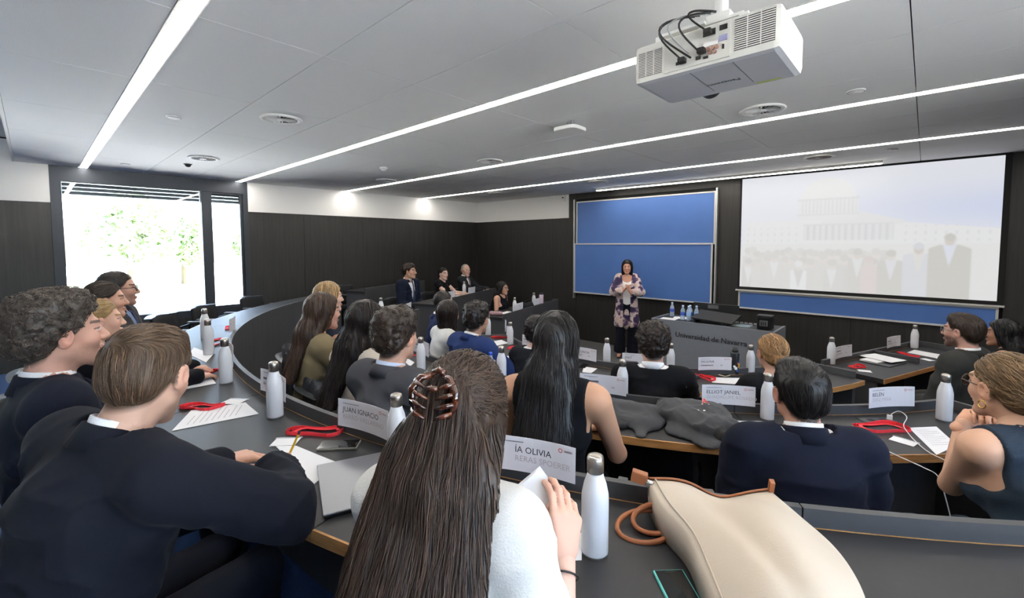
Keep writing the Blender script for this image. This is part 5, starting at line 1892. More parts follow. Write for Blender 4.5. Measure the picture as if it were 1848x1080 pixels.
CARDS = [((-1.60, .875, 1.172), None, std('JUAN IGNACIO', 'BERRO VALLARINO'), 'white name card reading Juan Ignacio on the back desk lip'),
    ((-.905, 1.078, 1.172), None, std('ÍA OLIVIA', 'RERAS SPOERER', -.062), 'white name card reading Olivia beside the woman with the claw clip'),
    ((-2.311, .793, 1.172), None, std(), 'white name card behind the bottle next to the yellow pencil'),
    ((-3.165, .835, 1.172), None, std(), 'curled white name card behind the third bottle of the back desk'),
    ((-4.386, 1.178, 1.172), None, std(), 'white name card farthest along the back desk'),
    ((-.804, 2.678, .992), None, std('ELLIOT JANIEL', 'GUADALUPE ROSADO'), 'white name card reading Elliot Janiel behind the folded jackets'),
    ((-.126, 3.263, .992), None, std('BELÉN', 'DÍAZ PIÑA'), 'white name card reading Belén in front of the bearded man'),
    ((-1.432, 2.372, .992), None, std(), 'white name card behind the bare arm of the woman in black'),
    ((-2.31, 2.172, .992), None, std(), 'white name card behind the clear water bottle with blue cap'),
    ((-3.06, 2.20, .992), None, std(), 'white name card before the face of the man in charcoal suit'),
    ((-5.187, 3.50, .992), None, std(), 'white name card at the far end of the middle desk row'),
    ((-1.311, 3.98, .822), None, std('PAULINA', None), 'white name card reading Paulina below the lectern lettering'),
    ((-1.841, 3.645, .822), None, std('MAT', None), 'white name card behind the man in black jumper'),
    ((-2.337, 3.512, .822), None, std('YA AICUNCIA', None), 'white name card in front of the speaker left of her feet'),
    ((-3.03, 3.565, .822), None, std(), 'white name card beside the left side of the very long black hair'),
    ((-3.52, 3.78, .822), None, std(), 'white name card behind the bottle of the man in bright navy suit'),
    ((-3.86, 4.06, .822), None, std(), 'white name card at the left end of the innermost desk'),
    ((-.56, 5.25, .822), (.94, -.34), std(), 'white name card at the near end of the right desk'),
    ((-.232, 6.14, .822), (.94, -.34), std(), 'white name card at the far end of the right desk'),
    ((-4.92, 5.50, .822), (-.97, -.25), std(), 'white name card in front of the lone woman in black'),
    ((-5.09, 6.16, .822), (-.97, -.25), std(), 'white name card beside the pink tumbler'),
    ((-6.24, 5.63, .992), (-.93, -.36), std(), 'white name card in front of the older man with red tie'),
    ((-5.96, 4.90, .992), (-.93, -.36), std(), 'white name card in front of the woman in black at the far desk')]
for p, n, lines, lab in CARDS:
    name_card(p, n or arcn(p[0], p[1]), lines, lab)

# --- sheets of paper
SHEETS = [
    ([(-2.313, .369), (-2.534, .481), (-2.459, .691), (-2.251, .686)], 1.12, 'large printed sheet before the man who is writing'),
    ([(-1.839, .615), (-1.779, .671), (-1.519, .719), (-1.447, .599)], 1.12, 'white sheet under the writing hand'),
    ([(-2.939, .525), (-3.148, .605), (-3.116, .695), (-2.929, .678)], 1.12, 'white sheet in front of the curly-haired man'),
    ([(-3.869, .734), (-4.09, .812), (-3.736, .856), (-3.507, .76)], 1.12, 'white sheet in front of the man in grey suit'),
    ([(-.70, .80), (-.76, .989), (-.657, .985), (-.60, .90)], 1.12, 'white sheet between the hand and the nearest bottle'),
    ([(-.03, 3.101), (.077, 3.219), (.146, 2.986), (.072, 2.784)], .94, 'white sheet beside the elbow of the woman with sunglasses'),
    ([(-.73, 2.455), (-.751, 2.567), (-.601, 2.684), (-.56, 2.58)], .94, 'white sheet between the right folded jacket and the man in navy'),
    ([(-3.095, 2.046), (-3.203, 2.136), (-3.041, 2.095), (-2.969, 2.004)], .94, 'white sheet in front of the man in charcoal suit'),
    ([(-1.246, 3.76), (-1.307, 3.90), (-1.115, 4.04), (-1.04, 3.87)], .77, 'white sheet in front of the woman with the low bun'),
    ([(-3.703, 3.566), (-3.667, 3.761), (-3.482, 3.69), (-3.495, 3.451)], .77, 'white sheet in front of the man in bright navy suit'),
    ([(-3.082, 3.201), (-3.097, 3.47), (-2.949, 3.477), (-2.899, 3.166)], .77, 'white sheet left of the very long black hair'),
    ([(-2.294, 3.45), (-2.164, 3.48), (-2.124, 3.312), (-2.202, 3.288)], .77, 'white sheet right of the very long black hair'),
    ([(-.103, 6.189), (-.05, 6.399), (.191, 6.284), (.15, 6.051)], .77, 'white sheet in front of the bearded man'),
    ([(-.469, 5.57), (-.337, 5.78), (-.09, 5.63), (-.198, 5.431)], .795, 'white sheets on the dark folder at the right desk'),
    ([(-5.129, 5.197), (-5.195, 5.466), (-5.021, 5.457), (-4.947, 5.205)], .77, 'white sheet in front of the lone woman in black'),
    ([(-6.60, 5.363), (-6.683, 5.617), (-6.45, 5.571), (-6.36, 5.338)], .94, 'white sheet in front of the older man with red tie')]
for q, z, lab in SHEETS:
    c = (sum(a for a, b in q) / 4, sum(b for a, b in q) / 4)
    t = tag(empty('paper_sheet', (c[0], c[1], z + .001)), lab, 'paper', 'sheets of paper on the desks')
    N = 4
    loc = [(a - c[0], b - c[1]) for a, b in q]
    v, f = [], []
    for top in (0, 1):
        for i in range(N + 1):
            for j in range(N + 1):
                s_, t_ = i / N, j / N
                x = (loc[0][0] * (1 - s_) + loc[3][0] * s_) * (1 - t_) + (loc[1][0] * (1 - s_) + loc[2][0] * s_) * t_
                y = (loc[0][1] * (1 - s_) + loc[3][1] * s_) * (1 - t_) + (loc[1][1] * (1 - s_) + loc[2][1] * s_) * t_
                v.append((x, y, .0012 * top + .006 * max(0, s_ + t_ - 1.5) ** 2))
    M1 = (N + 1) ** 2
    for i in range(N):
        for j in range(N):
            a, b, c_, d = i * (N + 1) + j, (i + 1) * (N + 1) + j, (i + 1) * (N + 1) + j + 1, i * (N + 1) + j + 1
            f += [(M1 + a, M1 + b, M1 + c_, M1 + d), (d, c_, b, a)]
    ed = [i * (N + 1) for i in range(N + 1)] + [N * (N + 1) + j for j in range(1, N + 1)] + [i * (N + 1) + N for i in range(N - 1, -1, -1)] + [j for j in range(N - 1, 0, -1)]
    for k in range(len(ed)):
        a, b = ed[k], ed[(k + 1) % len(ed)]
        f.append((a, b, M1 + b, M1 + a))
    sh = mesh_obj('sheet', v, f, M_PAPER, t)
    if z in (1.12,) and 'printed' in lab or 'elbow' in lab:
        # lines of print, lying on the sheet
        u = Vector((loc[1][0] - loc[0][0], loc[1][1] - loc[0][1], 0)); w_ = Vector((loc[3][0] - loc[0][0], loc[3][1] - loc[0][1], 0))
        o_ = Vector((loc[0][0], loc[0][1], .0018))
        for k in range(9):
            a = o_ + u * .16 + w_ * (.12 + .07 * k); b = o_ + u * (.86 if k % 3 else .6) + w_ * (.12 + .07 * k)
            e = w_ * .012
            mesh_obj('print_line', [a, b, b + e, a + e], [(0, 1, 2, 3)], M_PINKINK, t)

# --- lanyards
def lanyard(a, b, z, lab, width=.05, badge=None, seed=0):
    a, b = Vector((a[0], a[1], 0)), Vector((b[0], b[1], 0))
    c = (a + b) / 2
    t = tag(empty('lanyard', (c.x, c.y, z)), lab, 'lanyard', 'red lanyards on the desks')
    d = (b - a); L = d.length / 2; d.normalize()
    n = Vector((-d.y, d.x, 0))
    rr = random.Random(seed)
    pts = []
    K = 26
    for i in range(K):
        an = 2 * math.pi * i / K
        p = d * (L * math.cos(an)) + n * (width * math.sin(an) * (1 + .35 * math.sin(2 * an + seed)) + .012 * math.sin(3 * an + seed))
        pts.append(p + Vector((0, 0, .010 + .004 * math.sin(2 * an + seed))))
    MB().tube(pts, .0012, 6, closed=True, flat=7.5).build('strap', M_RED, t)
    pts3 = [Vector((p.x * .8, p.y * .8, .004 + .006 * abs(math.sin(3.1 * i / K + seed)))) + d * (.012 * math.sin(5 * i / K)) for i, p in enumerate(pts)]
    MB().tube(pts3[:20], .0085, 6, flat=.14).build('strap', M_RED, t)
    pts2 = [p * .86 + n * .006 + Vector((0, 0, .001)) for p in pts[2:14]]
    MB().tube(pts2, .0012, 6, flat=7.0).build('strap', M_RED, t)
    e = -d * L
    MB().box(-.006, .006, -.012, .012, .002, .008).build('clip', M_CHROME, t, loc=e, rot=(0, 0, math.atan2(d.y, d.x)))
    if badge:
        q = Vector((badge[0], badge[1], 0)) - c
        MB().box(-.048, .048, -.033, .033, .001, .003).build('badge', M_PAPER, t, loc=q, rot=(0, 0, badge[2]))
        MB().box(-.052, .052, .034, .044, .001, .0035).build('badge_top', mat('clear_plastic', srgb(170, 175, 180), .2), t, loc=q, rot=(0, 0, badge[2]))
    return t
lanyard((-1.935, .70), (-1.76, .85), 1.12, 'red lanyard with badge beside the yellow pencil', .045, (-1.845, .655, .85), 1)
lanyard((-2.60, .455), (-2.47, .60), 1.12, 'red lanyard next to the large printed sheet', .04, (-2.52, .655, .6), 2)
lanyard((-3.202, .62), (-3.236, .776), 1.12, 'red lanyard behind the third bottle of the back desk', .04, None, 3)
lanyard((-4.02, .93), (-4.30, 1.03), 1.12, 'red lanyard between the two far bottles by the window', .04, None, 4)
lanyard((-4.70, 1.19), (-4.85, 1.28), 1.12, 'small red lanyard farthest along the back desk', .03, None, 5)
lanyard((-.24, 2.91), (-.03, 3.07), .94, 'red lanyard with badge beside the lilac phone', .06, (-.045, 2.865, -.25), 6)
lanyard((-3.20, 2.21), (-3.30, 2.25), .94, 'small red lanyard before the man with wavy hair', .03, None, 7)
lanyard((-2.389, 1.93), (-2.458, 1.99), .94, 'red lanyard behind the claw clip', .04, None, 8)
lanyard((-3.83, 3.75), (-3.70, 3.90), .77, 'red lanyard beside the hand of the man in bright navy suit', .04, None, 9)
lanyard((-3.28, 3.46), (-3.27, 3.63), .77, 'red lanyard left of the very long black hair', .03, None, 10)
lanyard((-1.93, 3.46), (-1.92, 3.57), .77, 'red lanyard left of the man in black jumper', .04, None, 11)
lanyard((-1.42, 3.90), (-1.25, 3.80), .77, 'red lanyard below the Paulina card', .04, None, 12)
lanyard((-.47, 5.07), (-.38, 5.20), .77, 'red lanyard at the near end of the right desk', .045, (-.36, 5.02, .3), 13)
lanyard((-.17, 6.10), (-.01, 5.98), .77, 'red lanyard stretched before the bearded man', .02, (.05, 5.93, -.7), 14)
lanyard((-4.97, 5.55), (-4.93, 5.62), .77, 'small red lanyard in front of the lone woman in black', .025, None, 15)

# --- phones, laptop, notebook
def phone(p, rz, lab, body_m, face_m=None, face_down=False, w=.074, l=.152):
    t = tag(empty('phone', p, rz), lab, 'phone', 'phones on the desks')
    MB().box(-w / 2, w / 2, -l / 2, l / 2, 0, .009).build('case', body_m, t, bevel=.004)
    if not face_down:
        MB().box(-w / 2 + .004, w / 2 - .004, -l / 2 + .004, l / 2 - .004, .0088, .0098).build('screen', M_GLASSBLK, t)
        MB().box(-.012, .012, l / 2 - .012, l / 2 - .008, .0098, .01).build('notch', M_BLACK, t)
    else:
        MB().box(-w / 2 + .008, -w / 2 + .034, l / 2 - .042, l / 2 - .008, .0088, .011).build('camera_island', mat('camera_island', srgb(150, 150, 160), .3), t, bevel=.002)
        for k in range(2):
            MB().lathe([(0, .0125), (.006, .0125), (.006, .0105), (0, .0105)], 12, cx=-w / 2 + .021, cy=l / 2 - .017 - .016 * k).build('camera_lens', M_GLASSBLK, t)
    return t
phone((-1.655, .785, 1.12), -.75, 'black phone in clear case beside the red lanyard', mat('clear_case', srgb(120, 116, 108), .3))
phone((-.371, .953, 1.12), .796, 'phone in turquoise case beside the beige bag', mat('turquoise_case', srgb(96, 196, 186), .4))
phone((-.20, 2.815, .94), .93, 'lilac phone lying face down with charging cable', mat('lilac_case', srgb(206, 200, 232), .4), face_down=True)
phone((-2.80, 2.13, .94), .5, 'phone in green case beside the bottle of the man in charcoal', mat('green_case', srgb(40, 150, 96), .4))
phone((-1.28, 4.05, .77), 1.3, 'phone with pale edge in front of the Paulina card', mat('pale_case', srgb(206, 190, 170), .4))
phone((-2.30, 3.46, .77), .3, 'small dark glasses case beside the sheet before the speaker', M_BLACK, w=.06, l=.13)
t = tag(empty('laptop', (-1.345, .70, 1.12), -.36), 'closed silver laptop beside the long brown hair', 'laptop')
MB().box(-.16, .16, -.115, .115, .002, .010).build('base', M_BLACKMETAL, t, bevel=.003)
MB().box(-.162, .162, -.117, .117, .0105, .017).build('lid', mat('laptop_lid', srgb(150, 151, 155), .38, metal=.75), t, bevel=.003)
MB().box(-.12, .12, .117, .120, .004, .012).build('hinge', M_BLACK, t)
t = tag(empty('folder', (-.27, 5.52, .77), math.atan2(.94, .342)), 'dark grey folder with loose sheets on the right desk', 'folder')
MB().box(-.16, .16, -.13, .12, 0, .008).build('back_cover', mat('folder_grey', srgb(74, 76, 80), .5), t, bevel=.002)
MB().box(-.15, .15, -.03, .115, .009, .022).build('papers', M_PAPER, t)
t = tag(empty('booklet', (-1.50, 3.80, .77), -.5), 'dark padded pouch with red and white patch beside the man in black jumper', 'pouch')
MB().box(-.12, .12, -.07, .07, 0, .025).build('pouch', mat('pouch_grey', srgb(60, 62, 68), .7), t, bevel=.01)
MB().box(-.10, -.0, -.045, .045, .0251, .0265).build('patch', mat('patch_red', srgb(186, 60, 60), .7), t)
for k in range(4): MB().box(-.095 + .024 * k, -.088 + .024 * k, -.04, .04, .0266, .0272).build('patch_stripe', M_PAPER, t)

# white charging cable
cabp = [(-.165, 2.76, .945), (-.12, 2.70, .943), (-.04, 2.63, .944), (.03, 2.575, .945), (.075, 2.555, .93), (.10, 2.55, .85), (.13, 2.55, .74), (.18, 2.56, .70), (.23, 2.58, .76), (.235, 2.60, .86), (.19, 2.64, .935), (.13, 2.70, .945), (.05, 2.78, .945), (.0, 2.88, .95), (-.03, 2.97, .955), (-.05, 3.05, .965), (-.04, 3.12, .99), (-.07, 3.17, 1.0), (-.10, 3.17, .98), (-.11, 3.155, .95)]
def smooth_path(P, n=5):
    P = [Vector(p) for p in P]
    out = []
    for i in range(len(P) - 1):
        p0, p1, p2, p3 = P[max(0, i - 1)], P[i], P[i + 1], P[min(len(P) - 1, i + 2)]
        for k in range(n):
            s_ = k / n
            out.append(.5 * ((2 * p1) + (p2 - p0) * s_ + (2 * p0 - 5 * p1 + 4 * p2 - p3) * s_ ** 2 + (3 * p1 - p0 - 3 * p2 + p3) * s_ ** 3))
    out.append(P[-1])
    return out
M_CABLE = mat('white_cable', srgb(216, 216, 214), .5)
t = tag(empty('charging_cable', (0, 0, 0)), 'white charging cable hanging over the oak edge from the lilac phone', 'cable')
t.location = cabp[0]
MB().tube([p - Vector(cabp[0]) for p in smooth_path(cabp)], .0022, 6).build('cord', M_CABLE, t, smooth=True)
MB().box(-.012, .012, -.008, .008, .0, .022).build('plug', M_CABLE, t, loc=Vector(cabp[-1]) - Vector(cabp[0]))
t = tag(empty('desk_socket', (-.16, 3.12, .94), .75), 'flush power socket plate in the desk beside the red lanyard', 'socket')
MB().box(-.09, .09, -.03, .03, 0, .003).build('plate', mat('socket_plate', srgb(70, 76, 80), .4), t, bevel=.001)
for k in range(2): MB().box(-.05 + .07 * k, -.02 + .07 * k, -.014, .014, .003, .0045).build('outlet', M_BLACK, t)

# yellow pencil and the folded paper in the two near hands
def along(a, b, mb_fn): pass
t = tag(empty('pencil', (-1.80, .70, 1.16)), 'yellow pencil held by the writing man', 'pencil')
h_ = PEOPLE['A5']
wr = h_['Rw'] @ h_['arms'][1][2] + h_['pos']
dd = h_['Rw'] @ unit(h_['arms'][1][3]['d'])
tip = Vector(wr + dd * .105 + np.array([-.01, .01, 0])); tip.z = 1.122
end = tip + Vector((.052, .048, .15))
t.location = tip
ax = end - tip
MB().tube([ax * .12, ax * .93], .0042, 6).build('shaft', mat('pencil_yellow', srgb(214, 170, 40), .4), t)
MB().tube([Vector((0, 0, 0)), ax * .12], [.0006, .0042], 6).build('point', M_OAK, t)
MB().tube([ax * .93, ax], .0044, 6).build('eraser', M_DARKINK, t)
h_ = PEOPLE['A6']
wr = Vector(h_['Rw'] @ h_['arms'][1][2] + h_['pos']); dd = Vector(h_['Rw'] @ unit(h_['arms'][1][3]['d']))
pl = Vector(h_['Rw'] @ unit(h_['arms'][1][3]['palm']))
t = tag(empty('folded_paper', wr + dd * .10 + pl * .035), 'folded white paper held upright in the hand of the woman with the claw clip', 'paper')
wr = wr + dd * .10 + pl * .03
nrm_ = Vector((.52, -.62, .59)).normalized()
sx = Vector((.733, .68, 0)); sx = (sx - nrm_ * sx.dot(nrm_)).normalized(); sy = nrm_.cross(sx)
sx, sy = (sx * .80 + sy * .60), (sy * .80 - sx * .60)
t.location = wr + Vector((-.052, -.03, -.012))
for k in range(3):
    off = nrm_ * (-.003 * k) + sx * (.005 * k) + sy * (.003 * k)
    a = [off + sx * u + sy * v for u, v in ((-.06, -.045), (.045, -.045), (.045, .04), (-.06, .04))]
    vv = a + [p + nrm_ * .001 for p in a]
    mesh_obj('leaf', vv, [(0, 1, 2, 3), (7, 6, 5, 4), (0, 4, 5, 1), (1, 5, 6, 2), (2, 6, 7, 3), (3, 7, 4, 0)], M_PAPER, t)
# hair claw
h_ = PEOPLE['A6']
def HW(x, y, z): return Vector(h_['hc'] + h_['Rm'] @ (np.array((x * 1.0 - .012, y + .006, z - .005)) * h_['hs']))
M_TSHELL = mat('tortoiseshell', srgb(70, 32, 16), .15, var=.9, vscale=45, coat=.6, trans=.1)
cl = MB()
for side in (-1, 1):
    cl.tube([HW(side * .010, -.128, .085), HW(side * .030, -.140, .078), HW(side * .046, -.142, .055), HW(side * .044, -.138, .03), HW(side * .03, -.13, .008)], [.006, .008, .008, .007, .004], 7)
    for k in range(4):
        z = .072 - .018 * k
        cl.tube([HW(side * (.040 + .006 * (k in (1, 2))), -.14, z), HW(side * .028, -.152, z - .006), HW(side * .008, -.146, z - .014)], [.0055, .005, .0025], 6)
cl.tube([HW(-.012, -.128, .088), HW(0, -.126, .094), HW(.012, -.128, .088)], .007, 7)
cl.tube([HW(-.012, -.15, .06), HW(.012, -.15, .06)], .006, 7)
cl.build('hair_claw', M_TSHELL, h_['root'], smooth=True)
# bracelet on the same arm
sh_, e_, w_, d_ = h_['arms'][1]
axx = unit(w_ - e_); pp = w_ - axx * .03
u1 = unit(np.cross(axx, V3(0, 0, 1))); u2 = np.cross(axx, u1)
MB().tube([Vector(pp + (u1 * math.cos(a) + u2 * math.sin(a)) * .031) for a in [2 * math.pi * k / 18 for k in range(18)]], .0022, 5, closed=True).build('bracelet', M_BLACK, h_['root'], smooth=True)
h_ = PEOPLE['B7']
for g in (-1, 1):
    c_ = h_['hc'] + h_['Rm'] @ (np.array([g * .084, -.006, -.052]) * h_['hs'])
    MB().tube([Vector(c_ + h_['Rm'] @ np.array([0, .014 * math.cos(a), .014 * math.sin(a)])) for a in [2 * math.pi * k / 14 for k in range(14)]], .0022, 5, closed=True).build('earring', mat('gold', srgb(214, 170, 90), .25, metal=.9), h_['root'], smooth=True)

# --- clear water bottles
M_PET = bpy.data.materials.new('clear_pet')
M_PET.use_nodes = True
_n = M_PET.node_tree
_n.nodes.clear()
_o = _n.nodes.new('ShaderNodeOutputMaterial'); _mx = _n.nodes.new('ShaderNodeMixShader'); _t = _n.nodes.new('ShaderNodeBsdfTransparent'); _p = _n.nodes.new('ShaderNodeBsdfPrincipled')
_t.inputs[0].default_value = (.90, .95, 1, 1); _p.inputs['Base Color'].default_value = srgb(205, 222, 240); _p.inputs['Roughness'].default_value = .12
_mx.inputs[0].default_value = .42
_n.links.new(_t.outputs[0], _mx.inputs[1]); _n.links.new(_p.outputs[0], _mx.inputs[2]); _n.links.new(_mx.outputs[0], _o.inputs[0])
def water_bottle(p, lab, label_c=(70, 90, 190), cap_c=(190, 210, 240)):
    t = tag(empty('water_bottle', p), lab, 'bottle', 'clear plastic water bottles')
    MB().lathe([(0, 0), (.028, 0), (.031, .006), (.0305, .05), (.031, .055), (.0305, .12), (.028, .14), (.014, .172), (.0125, .188), (0, .188)], 18).build('bottle', M_PET, t, smooth=True)
    MB().lathe([(.0312, .068), (.0316, .07), (.0316, .112), (.0312, .114)], 18).build('label_band', mat('band_%d_%d_%d' % label_c, srgb(*label_c), .5), t, smooth=True)
    MB().lathe([(0, .187), (.0145, .187), (.0145, .202), (.012, .205), (0, .205)], 16).build('cap', mat('cap_%d_%d_%d' % cap_c, srgb(*cap_c), .4), t, smooth=True)
ZL = LZ - .006
for x, y, lab in ((-2.66, 6.27, 'clear water bottle standing alone at the left end of the lectern'), (-2.42, 6.06, 'front left bottle of the four water bottles on the lectern'),
                  (-2.35, 6.14, 'rear left bottle of the four water bottles on the lectern'), (-2.335, 6.05, 'front right bottle of the four water bottles on the lectern'), (-2.26, 6.13, 'rear right bottle of the four water bottles on the lectern')):
    water_bottle((x, y, ZL), lab, (60, 84, 180) if 'alone' in lab or 'left' in lab else (150, 190, 225))
water_bottle((-2.235, 2.18, .94), 'clear water bottle with blue cap beside a white steel bottle', (200, 215, 235), (40, 84, 190))
# bottle covered in stickers
t = tag(empty('sticker_bottle', (-1.19, 4.15, .77)), 'black bottle covered in coloured stickers beside the Paulina card', 'bottle')
MB().lathe([(0, 0), (.034, 0), (.0365, .006), (.0365, .18), (.033, .192), (.026, .198), (0, .198)], 24).build('body', mat('bottle_black', srgb(30, 32, 36), .4), t, smooth=True)
MB().lathe([(0, .197), (.026, .197), (.026, .215), (.018, .22), (.018, .236), (0, .238)], 18).build('lid', M_BLACK, t, smooth=True)
rr = random.Random(5)
cols = [(240, 240, 238), (226, 196, 60), (50, 96, 190), (240, 240, 240), (70, 160, 190), (236, 220, 120), (40, 70, 150), (200, 90, 60)]
for k in range(46):
    a = rr.uniform(0, 6.28); z = rr.uniform(.02, .168); r_ = rr.uniform(.008, .015); m_ = rr.randint(5, 9)
    R_ = .0367 + .00025 * k / 10
    v = []
    for j in range(m_):
        b_ = 2 * math.pi * j / m_
        da = r_ * math.cos(b_) / R_
        v.append((R_ * math.cos(a + da), R_ * math.sin(a + da), z + r_ * math.sin(b_)))
    mesh_obj('sticker', [(R_ * 1.003 * math.cos(a), R_ * 1.003 * math.sin(a), z)] + v, [(0, 1 + j, 1 + (j + 1) % m_) for j in range(m_)], mat('sticker_%d_%d_%d' % cols[k % 8], srgb(*cols[k % 8]), .5), t)
t = tag(empty('tumbler', (-5.17, 6.36, .77)), 'pale pink tumbler with dark lid at the far desk', 'tumbler')
MB().lathe([(0, 0), (.034, 0), (.038, .006), (.04, .20), (.036, .215), (0, .215)], 20).build('cup', mat('tumbler_pink', srgb(206, 186, 200), .4), t, smooth=True)
MB().lathe([(0, .214), (.037, .214), (.034, .235), (.02, .25), (0, .25)], 18).build('lid', M_BLACK, t, smooth=True)

# --- lectern equipment
t = tag(empty('tilted_monitor', (-2.0, 6.10, ZL)), 'black tilted monitor lying low on the lectern', 'monitor')
MB().add([(-.27, -.13, .05), (.24, -.13, .02), (.27, .15, .10), (-.25, .15, .13), (-.27, -.13, .066), (.24, -.13, .036), (.27, .15, .116), (-.25, .15, .146)], [(3, 2, 1, 0), (4, 5, 6, 7), (0, 1, 5, 4), (1, 2, 6, 5), (2, 3, 7, 6), (3, 0, 4, 7)]).build('screen', M_BLACK, t)
MB().box(-.24, -.22, -.11, .1, 0, .07).box(.17, .19, -.1, .12, 0, .05).build('stand', M_BLACKMETAL, t)
t = tag(empty('glass_monitor', (-2.10, 6.40, ZL)), 'dark upright monitor at the rear edge of the lectern', 'monitor')
MB().box(-.30, .30, -.012, .012, .02, .22).build('panel', mat('monitor_back', srgb(38, 39, 40), .35), t, bevel=.005)
MB().box(-.10, .04, -.0135, -.012, .15, .20).build('sticker', M_GREYPLASTIC, t)
MB().box(-.05, .05, -.03, .03, 0, .03).build('foot', M_BLACKMETAL, t)
t = tag(empty('speaker_box', (-1.42, 6.12, ZL)), 'boxy black device with handle at the right end of the lectern', 'device')
MB().prism([(-.075, -.07), (.075, -.07), (.085, .07), (-.085, .07)], 0, .15).build('case', M_BLACKMETAL, t, bevel=.012)
MB().box(-.085, .085, -.075, .075, .145, .17).build('top_cover', M_BLACK, t, bevel=.012)
MB().box(-.045, .045, -.074, -.07, .04, .11).build('front_plate', M_GREYPLASTIC, t)
for k in range(3): MB().box(-.03 + .022 * k, -.018 + .022 * k, -.076, -.073, .05, .09).build('slot', M_BLACK, t)
t = tag(empty('control_panel', (-1.72, 6.2, ZL)), 'flat control panel and document tray on the lectern', 'control panel')
MB().box(-.2, .14, -.16, .03, 0, .006).build('glass_tray', mat('tray_glass', srgb(150, 165, 165), .12), t)
MB().box(-.14, .16, .06, .14, 0, .012).build('button_strip', M_GREYPLASTIC, t)
for k in range(5): MB().lathe([(0, .028), (.008, .028), (.009, .012), (0, .012)], 10, cx=-.1 + .055 * k, cy=.1).build('knob', M_BLACK, t)
for x, y, a, lab in ((-2.60, 6.02, .1, 'white sheet at the front left corner of the lectern'), (-2.50, 6.22, .3, 'white sheet behind the water bottles on the lectern')):
    t = tag(empty('paper_sheet', (x, y, ZL), a), lab, 'paper', 'sheets on the lectern')
    MB().box(-.105, .105, -.09, .09, .0005, .002).build('sheet', M_PAPER, t)

# --- the beige shoulder bag lying against the desk lip
BP = np.array([[(-.575, 1.205, 1.215), (-.47, 1.26, 1.215), (-.38, 1.31, 1.195), (-.29, 1.365, 1.225)],
               [(-.50, 1.12, 1.21), (-.38, 1.17, 1.245), (-.28, 1.22, 1.25), (-.205, 1.27, 1.235)],
               [(-.402, 1.052, 1.205), (-.30, 1.06, 1.26), (-.19, 1.11, 1.27), (-.125, 1.19, 1.235)],
               [(-.335, .968, 1.20), (-.22, .95, 1.255), (-.12, 1.0, 1.27), (-.075, 1.10, 1.235)],
               [(-.272, .898, 1.185), (-.18, .87, 1.225), (-.07, .92, 1.235), (-.045, 1.04, 1.205)]])
def bez(P, N):
    """smooth resampling of a grid of points with Catmull-Rom splines"""
    def spl(R, n):
        out = []
        for i in range(len(R) - 1):
            p0, p1, p2, p3 = R[max(0, i - 1)], R[i], R[i + 1], R[min(len(R) - 1, i + 2)]
            for k in range(n):
                s_ = k / n
                out.append(.5 * (2 * p1 + (p2 - p0) * s_ + (2 * p0 - 5 * p1 + 4 * p2 - p3) * s_ ** 2 + (3 * p1 - p0 - 3 * p2 + p3) * s_ ** 3))
        out.append(R[-1])
        return np.array(out)
    A = spl(P, N)
    return np.stack([spl(A[i], N) for i in range(len(A))])
G = bez(BP, 8)
nu, nv = G.shape[:2]
ii, jj = np.meshgrid(np.linspace(0, 1, nu), np.linspace(0, 1, nv), indexing='ij')
G[..., 2] += .010 * np.sin(9 * jj + 5 * ii) * np.sin(math.pi * jj) * (1 - .4 * ii) - .016 * np.exp(-((jj - .42 - .25 * (ii - .5)) / .07) ** 2) * np.clip(ii * 3, 0, 1) * np.clip((1 - ii) * 3, 0, 1)
bag = tag(empty('shoulder_bag', (-.30, 1.10, 1.12)), 'slumped beige leather bag with tan handles on the back desk', 'bag')
org = np.array([-.30, 1.10, 1.12])
rings = []
bt = G.copy(); bt[..., 2] = 1.125
cen = bt.mean((0, 1))
bt[..., :2] = cen[:2] + (bt[..., :2] - cen[:2]) * .985
V = np.concatenate([G.reshape(-1, 3), bt.reshape(-1, 3)]) - org
idn = np.arange(nu * nv).reshape(nu, nv)
F = []
for i in range(nu - 1):
    for j in range(nv - 1):
        F.append((idn[i, j], idn[i + 1, j], idn[i + 1, j + 1], idn[i, j + 1])[::1])
        F.append(tuple(nu * nv + k for k in (idn[i, j], idn[i, j + 1], idn[i + 1, j + 1], idn[i + 1, j])))
ed = list(idn[:, 0]) + list(idn[-1, 1:]) + list(idn[-2::-1, -1]) + list(idn[0, -2:0:-1])
for k in range(len(ed)):
    a, b = ed[k], ed[(k + 1) % len(ed)]
    F.append((b, a, nu * nv + a, nu * nv + b))
M_BAG = mat('beige_leather', srgb(190, 177, 160), .55, bump=.08, bscale=220, var=.03, vscale=6)
M_TAN = mat('tan_leather', srgb(146, 88, 54), .5, bump=.06, bscale=200)
bo = mesh_obj('bag_body', V, F, M_BAG, bag, smooth=True)
MB().tube([Vector(p - org) for p in G[:, 2] + np.array([0, 0, .003])], .0028, 6).build('piping', M_BAG, bag, smooth=True)
MB().tube([Vector(p - org) for p in G[0] + np.array([0, .004, .004])], .0035, 6).build('zip_edge', M_TAN, bag, smooth=True)
tb = G[0, 0] - org
MB().box(-.045, .0, -.012, .012, -.012, .02).build('zip_tab', M_TAN, bag, loc=Vector(tb) + Vector((0.0, -.005, .0)), rot=(0, .2, .45), bevel=.003)
MB().box(-.010, .012, -.008, .008, -.008, .008).build('zip_stop', M_CHROME, bag, loc=Vector(tb) + Vector((.012, -.012, -.002)), bevel=.003)
MB().tube([Vector(tb) + Vector((.012, -.018, -.006)), Vector(tb) + Vector((.014, -.022, -.035))], .0022, 6).build('zip_pull', M_CHROME, bag)
MB().box(-.006, .006, -.008, .008, .0, .035).build('handle_anchor', M_TAN, bag, loc=Vector(G[0, -1] - org), rot=(.3, 0, .5))
_hx, _hy = Vector((.733, .68, 0)), Vector((-.68, .733, 0))
